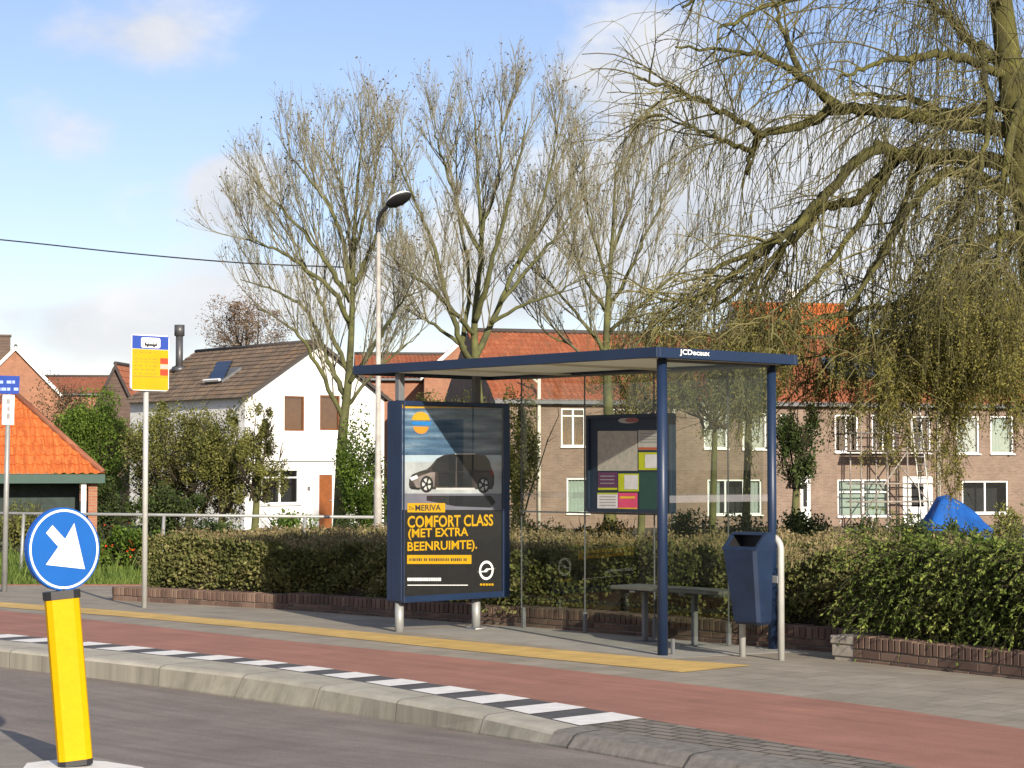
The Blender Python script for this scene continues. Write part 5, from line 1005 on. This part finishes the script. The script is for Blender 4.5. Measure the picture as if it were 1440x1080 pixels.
ash('bare_ash_tree', 'rightmost bare ash tree, with a straight mossy trunk behind the shelter roof', 49, [(858, 730), (856, 600), (853, 490), (856, 400), (862, 290), (866, 170)],
    [([(853, 500), (831, 467), (785, 400), (750, 366)], .07), ([(855, 440), (825, 380), (800, 310), (782, 255)], .06), ([(857, 400), (835, 300), (820, 220), (818, 160)], .055), ([(857, 430), (890, 350), (920, 270), (940, 215)], .06), ([(856, 470), (905, 420), (950, 370), (985, 330)], .06), ([(861, 330), (885, 250), (900, 190), (905, 150)], .05), ([(854, 520), (900, 480), (950, 450), (1000, 420)], .055), ([(853, 530), (810, 490), (770, 470), (735, 430)], .045)], sc_=.95, base_r=.2, per=(12, 7, 5))
# ------------------------------------------------------------------ the big weeping willow
WY = 28.
def willow():
    b = D(1478, 780, WY); root = empty('weeping_willow', A(b[0], WY, zg(b)), 'big mossy weeping willow at right with hanging twigs over the shelter and houses', 'tree'); mb = MB(); LP_ = []
    tr_ = [A(b[0] + .1, WY, zg(b) - .2)] + [D(x, y, WY) for x, y in ((1478, 700), (1470, 520), (1455, 350), (1435, 200), (1415, 60), (1400, -60), (1390, -160))]
    q = smooth_line(tr_, 6); mb.tube(q, .36 * (1 - np.linspace(0, 1, len(q)) * .7), 12); LP_.append(resample(q[len(q) // 2:], 24))
    limbs = [([(1448, 190), (1349, 173), (1260, 160), (1180, 153), (1144, 169), (1073, 189), (1058, 215), (1050, 245)], .125, .3), ([(1073, 189), (1030, 165), (989, 142), (940, 122), (896, 110)], .055, -1), ([(1057, 215), (1010, 195), (967, 178), (930, 160)], .045, 1), ([(1180, 153), (1127, 107), (1085, 85), (1040, 72), (950, 66)], .07, -1.2),
             ([(1127, 107), (1108, 60), (1092, 20), (1080, -30)], .055, .5), ([(1440, 140), (1340, 160), (1278, 138), (1200, 132)], .10, 1.5), ([(1462, 240), (1380, 225), (1300, 218), (1260, 218), (1229, 209), (1171, 262), (1118, 320), (1082, 342), (990, 384)], .13, -1.), ([(1262, 222), (1207, 280), (1162, 293), (1122, 329), (1070, 385), (1045, 440)], .09, 1.2),
             ([(1468, 300), (1390, 255), (1330, 243), (1282, 289), (1240, 360), (1190, 430)], .10, -2), ([(1420, 90), (1375, 70), (1340, 30), (1304, 0), (1280, -40)], .09, .6), ([(1425, 110), (1344, 80), (1280, 82), (1229, 89), (1180, 110)], .08, -1.8), ([(1465, 350), (1420, 330), (1375, 350), (1330, 400), (1290, 460)], .09, -1.5), ([(1440, 120), (1415, 220), (1405, 330), (1395, 430)], .08, -2.6),
             ([(1404, -40), (1330, -60), (1240, -40), (1160, -20), (1080, 10), (1010, 40)], .09, -2), ([(1404, -60), (1300, -100), (1180, -90), (1050, -50), (960, 10)], .09, 2), ([(1470, 420), (1430, 420), (1390, 470), (1350, 520)], .07, -2.2), ([(1171, 262), (1130, 300), (1090, 380), (1060, 430)], .05, 2), ([(1380, 60), (1390, 160), (1375, 260), (1365, 360)], .06, -3),
             ([(1470, 420), (1400, 398), (1300, 420), (1200, 440), (1100, 462), (1010, 490)], .06, -1.5), ([(1468, 480), (1380, 455), (1280, 470), (1180, 490), (1090, 520)], .05, 1.5), ([(1470, 520), (1400, 500), (1320, 510), (1250, 540)], .04, -2.5), ([(1118, 320), (1040, 380), (970, 430), (915, 470)], .045, -1.5), ([(1171, 262), (1100, 350), (1020, 420), (945, 470), (890, 520)], .05, 1.5), ([(1260, 218), (1190, 340), (1120, 420), (1060, 490), (1010, 550)], .05, -2), ([(1300, 218), (1240, 350), (1190, 450), (1150, 530)], .045, 1), ([(1380, 225), (1330, 340), (1290, 450), (1255, 545)], .045, -2), ([(1440, 300), (1400, 400), (1370, 480), (1335, 555)], .045, 1.5), ([(1082, 342), (1010, 400), (950, 430), (880, 450)], .04, -1), ([(1455, 350), (1500, 300), (1560, 290), (1640, 330)], .1, -1), ([(1425, 100), (1500, 60), (1580, 60), (1660, 120)], .1, 1)]
    for px, r, dz in limbs:
        m = len(px); q = smooth_line([D(x, y, WY + dz * (i / (m - 1))) for i, (x, y) in enumerate(px)], 7); q[1:-1] += NR.normal(size=(len(q) - 2, 3)) * .018; mb.tube(q, r * (1 - np.linspace(0, 1, len(q)) * .78), 8); LP_.append(resample(q, 24))
    mb.build('trunk', M['bark_willow'], root, True); Lm = np.array(LP_)
    br = MB(); a = side_shoots(Lm, 12, .12, 1, .9, .35, 1.6, .10, .1, 7); strand_tubes(br, a, .015, .006, 4)
    a2 = side_shoots(a, 4, .2, 1, .9, .25, .9, .12, .12, 5); strand_tubes(br, a2, .0075, .004, 3); br.build('branches', M['twig_willow'], root, nouv=True)
    # hanging strands
    h = MB(); lf = MB(); src = np.concatenate([Lm[1:, 3:].reshape(-1, 3), Lm[1:, 3:].reshape(-1, 3), a.reshape(-1, 3), a2[:, ::2].reshape(-1, 3)]); xx = 720 + F * src[:, 0] / src[:, 1]; zz = src[:, 2]
    wgt = np.where(xx > 1320, 3., 1) * np.where(xx > 1230, 1.3, np.where(xx > 1030, .9, .4)); wgt = np.where(xx > 1560, .2, wgt); wgt = wgt * np.where((zz < 4.2) & (xx > 1050), 2.0, np.where((zz < 4.2) & (xx > 870), 5., 1)); n = 2900; i = NR.choice(len(src), n, p=wgt / wgt.sum()); s0 = src[i] + NR.normal(0, .05, (n, 3)); x0 = xx[i]
    zmin = np.interp(x0, [850, 950, 1050, 1150, 1440, 1600], [2.75, 2.45, 2.45, 2.45, 2.5, 2.3]) + NR.uniform(0, .9, n); Lh_ = np.minimum(NR.uniform(.9, 4.2, n), np.maximum(s0[:, 2] - zmin, .25) * 1.05)
    d = np.stack([NR.normal(-.25, .55, n), NR.normal(0, .5, n), NR.uniform(-.6, .35, n)], 1); P = strands(s0, d, Lh_, NR.uniform(.22, .6, n), 9, .055); strand_tubes(h, P, NR.uniform(.0045, .0085, n), .0034, 3)
    t = side_shoots(P, 2, .2, .95, .55, -.1, .42, .12, .1, 3); strand_tubes(h, t, .0052, .0035, 3)
    h.build('hanging_twigs', M['twig_willow'], root, nouv=True)
    allp = np.concatenate([P[:, 2:].reshape(-1, 3), t[:, 1:].reshape(-1, 3)]); xa_ = 720 + F * allp[:, 0] / allp[:, 1]; lowness = np.clip((4.5 - allp[:, 2]) / 1.7, .05, 1); pr = lowness * np.clip((xa_ - 820) / 350, .25, 1)
    k = 115000; i = NR.choice(len(allp), k, p=pr / pr.sum()); p = allp[i] + NR.normal(0, .03, (k, 3)); lf.quads(leaf_quads(p, .044, .42, rdir(k) + A(0, 0, -.5), .2)); lf.build('crown', M['leaf_willow'], root, nouv=True)
willow()
# ------------------------------------------------------------------ sun, sky, camera
EL = math.radians(20.5); sh_dir = nrm(A(-.38, .92, 0)); to_sun = nrm(A(-sh_dir[0], -sh_dir[1], math.tan(EL)))
sl_ = bpy.data.lights.new('sun', 'SUN'); sl_.energy = 4.6; sl_.angle = math.radians(.55); sl_.color = (1., .90, .75); so = bpy.data.objects.new('sun', sl_); COL.objects.link(so)
so.rotation_euler = Vector(to_sun).to_track_quat('Z', 'Y').to_euler()
w = bpy.data.worlds.new('World'); sc.world = w; w.use_nodes = True; N = w.node_tree.nodes; L = w.node_tree.links; bg = N['Background']; bg.inputs['Strength'].default_value = .11
sky = N.new('ShaderNodeTexSky'); sky.sky_type = 'NISHITA'; sky.sun_disc = False; sky.sun_elevation = EL; sky.sun_rotation = math.atan2(to_sun[0], to_sun[1]); sky.air_density = 1.0; sky.dust_density = .6; sky.ozone_density = 2.0
tc = N.new('ShaderNodeTexCoord')
def mth(op, a, b=None, c=None, clamp=False):
    m = N.new('ShaderNodeMath'); m.operation = op; m.use_clamp = clamp
    for i, v in enumerate((a, b, c)):
        if v is None: continue
        if isinstance(v, (int, float)): m.inputs[i].default_value = v
        else: L.new(v, m.inputs[i])
    return m.outputs[0]
sx = N.new('ShaderNodeSeparateXYZ'); L.new(tc.outputs['Generated'], sx.inputs[0]); yy = mth('MAXIMUM', sx.outputs[1], .05); ua = mth('DIVIDE', sx.outputs[0], yy); va = mth('DIVIDE', sx.outputs[2], yy)
mp = N.new('ShaderNodeMapping'); mp.inputs['Scale'].default_value = (1, 1, 1.7); L.new(tc.outputs['Generated'], mp.inputs[0])
n1 = N.new('ShaderNodeTexNoise'); n1.inputs['Scale'].default_value = 11; n1.inputs['Detail'].default_value = 9; n1.inputs['Roughness'].default_value = .56; L.new(mp.outputs[0], n1.inputs['Vector'])
n2 = N.new('ShaderNodeTexNoise'); n2.inputs['Scale'].default_value = 4.2; n2.inputs['Detail'].default_value = 4; L.new(mp.outputs[0], n2.inputs['Vector'])
dens = None
for (x, y, rx, ry, amp) in [(90, 45, 190, 70, .5), (240, 50, 90, 70, .35), (85, 190, 100, 52, .48), (330, 268, 70, 55, 1.), (150, 480, 300, 50, .55), (330, 400, 150, 50, .35), (640, 390, 260, 90, .66), (900, 300, 220, 130, .8), (1110, 240, 180, 90, .75), (840, 110, 90, 70, .5), (960, 130, 80, 90, .5), (1250, 330, 250, 150, .6), (60, 440, 150, 30, .3), (760, 395, 60, 40, .5), (1000, 30, 120, 40, .3)]:
    r = ray(x, y); a0, b0 = r[0] / r[1], r[2] / r[1]; da = mth('MULTIPLY', mth('SUBTRACT', ua, float(a0)), F / rx); db = mth('MULTIPLY', mth('SUBTRACT', va, float(b0)), F / ry)
    g = mth('MULTIPLY', mth('EXPONENT', mth('MULTIPLY', mth('ADD', mth('MULTIPLY', da, da), mth('MULTIPLY', db, db)), -1.)), amp); dens = g if dens is None else mth('ADD', dens, g)
far_ = mth('MULTIPLY', mth('GREATER_THAN', .35, sx.outputs[1]), .38)   # ordinary broken cloud away from the photographed part of the sky
dd = mth('ADD', mth('ADD', dens, far_), mth('ADD', mth('MULTIPLY', mth('SUBTRACT', n1.outputs['Fac'], .5), 1.5), mth('MULTIPLY', mth('SUBTRACT', n2.outputs['Fac'], .5), .5)))
mr = N.new('ShaderNodeMapRange'); mr.interpolation_type = 'SMOOTHSTEP'; mr.inputs[1].default_value = .20; mr.inputs[2].default_value = .66; mr.inputs[4].default_value = .86; L.new(dd, mr.inputs[0])
cc = N.new('ShaderNodeMixRGB'); cc.inputs[1].default_value = (3.6, 3.8, 4.2, 1); cc.inputs[2].default_value = (5.7, 5.62, 5.6, 1); L.new(mth('MULTIPLY_ADD', n1.outputs['Fac'], 2.2, -.55, True), cc.inputs[0])
mx = N.new('ShaderNodeMixRGB'); L.new(mr.outputs[0], mx.inputs[0]); tn = N.new('ShaderNodeMixRGB'); tn.blend_type = 'MULTIPLY'; tn.inputs[0].default_value = 1; tn.inputs[2].default_value = (.92, .83, .93, 1); L.new(sky.outputs[0], tn.inputs[1]); L.new(tn.outputs[0], mx.inputs[1]); L.new(cc.outputs[0], mx.inputs[2]); L.new(mx.outputs[0], bg.inputs['Color'])
cd = bpy.data.cameras.new('camera'); cam = bpy.data.objects.new('camera', cd); COL.objects.link(cam); cam.location = tuple(CAM); cam.rotation_euler = (math.pi / 2 + PITCH, 0, 0); cd.sensor_width = 36; cd.lens = F / 1440 * 36; cd.clip_start = .1; cd.clip_end = 9000; sc.camera = cam
vs = sc.view_settings; sc.display_settings.display_device = 'sRGB'; vs.view_transform = 'Standard'; vs.look = 'None'; vs.exposure = .64; vs.gamma = 1; vs.use_curve_mapping = False
cy = sc.cycles; cy.max_bounces = 8; cy.transparent_max_bounces = 24; cy.diffuse_bounces = 3; cy.glossy_bounces = 3; cy.caustics_reflective = False; cy.caustics_refractive = False
try: cy.use_denoising = True
except Exception: pass
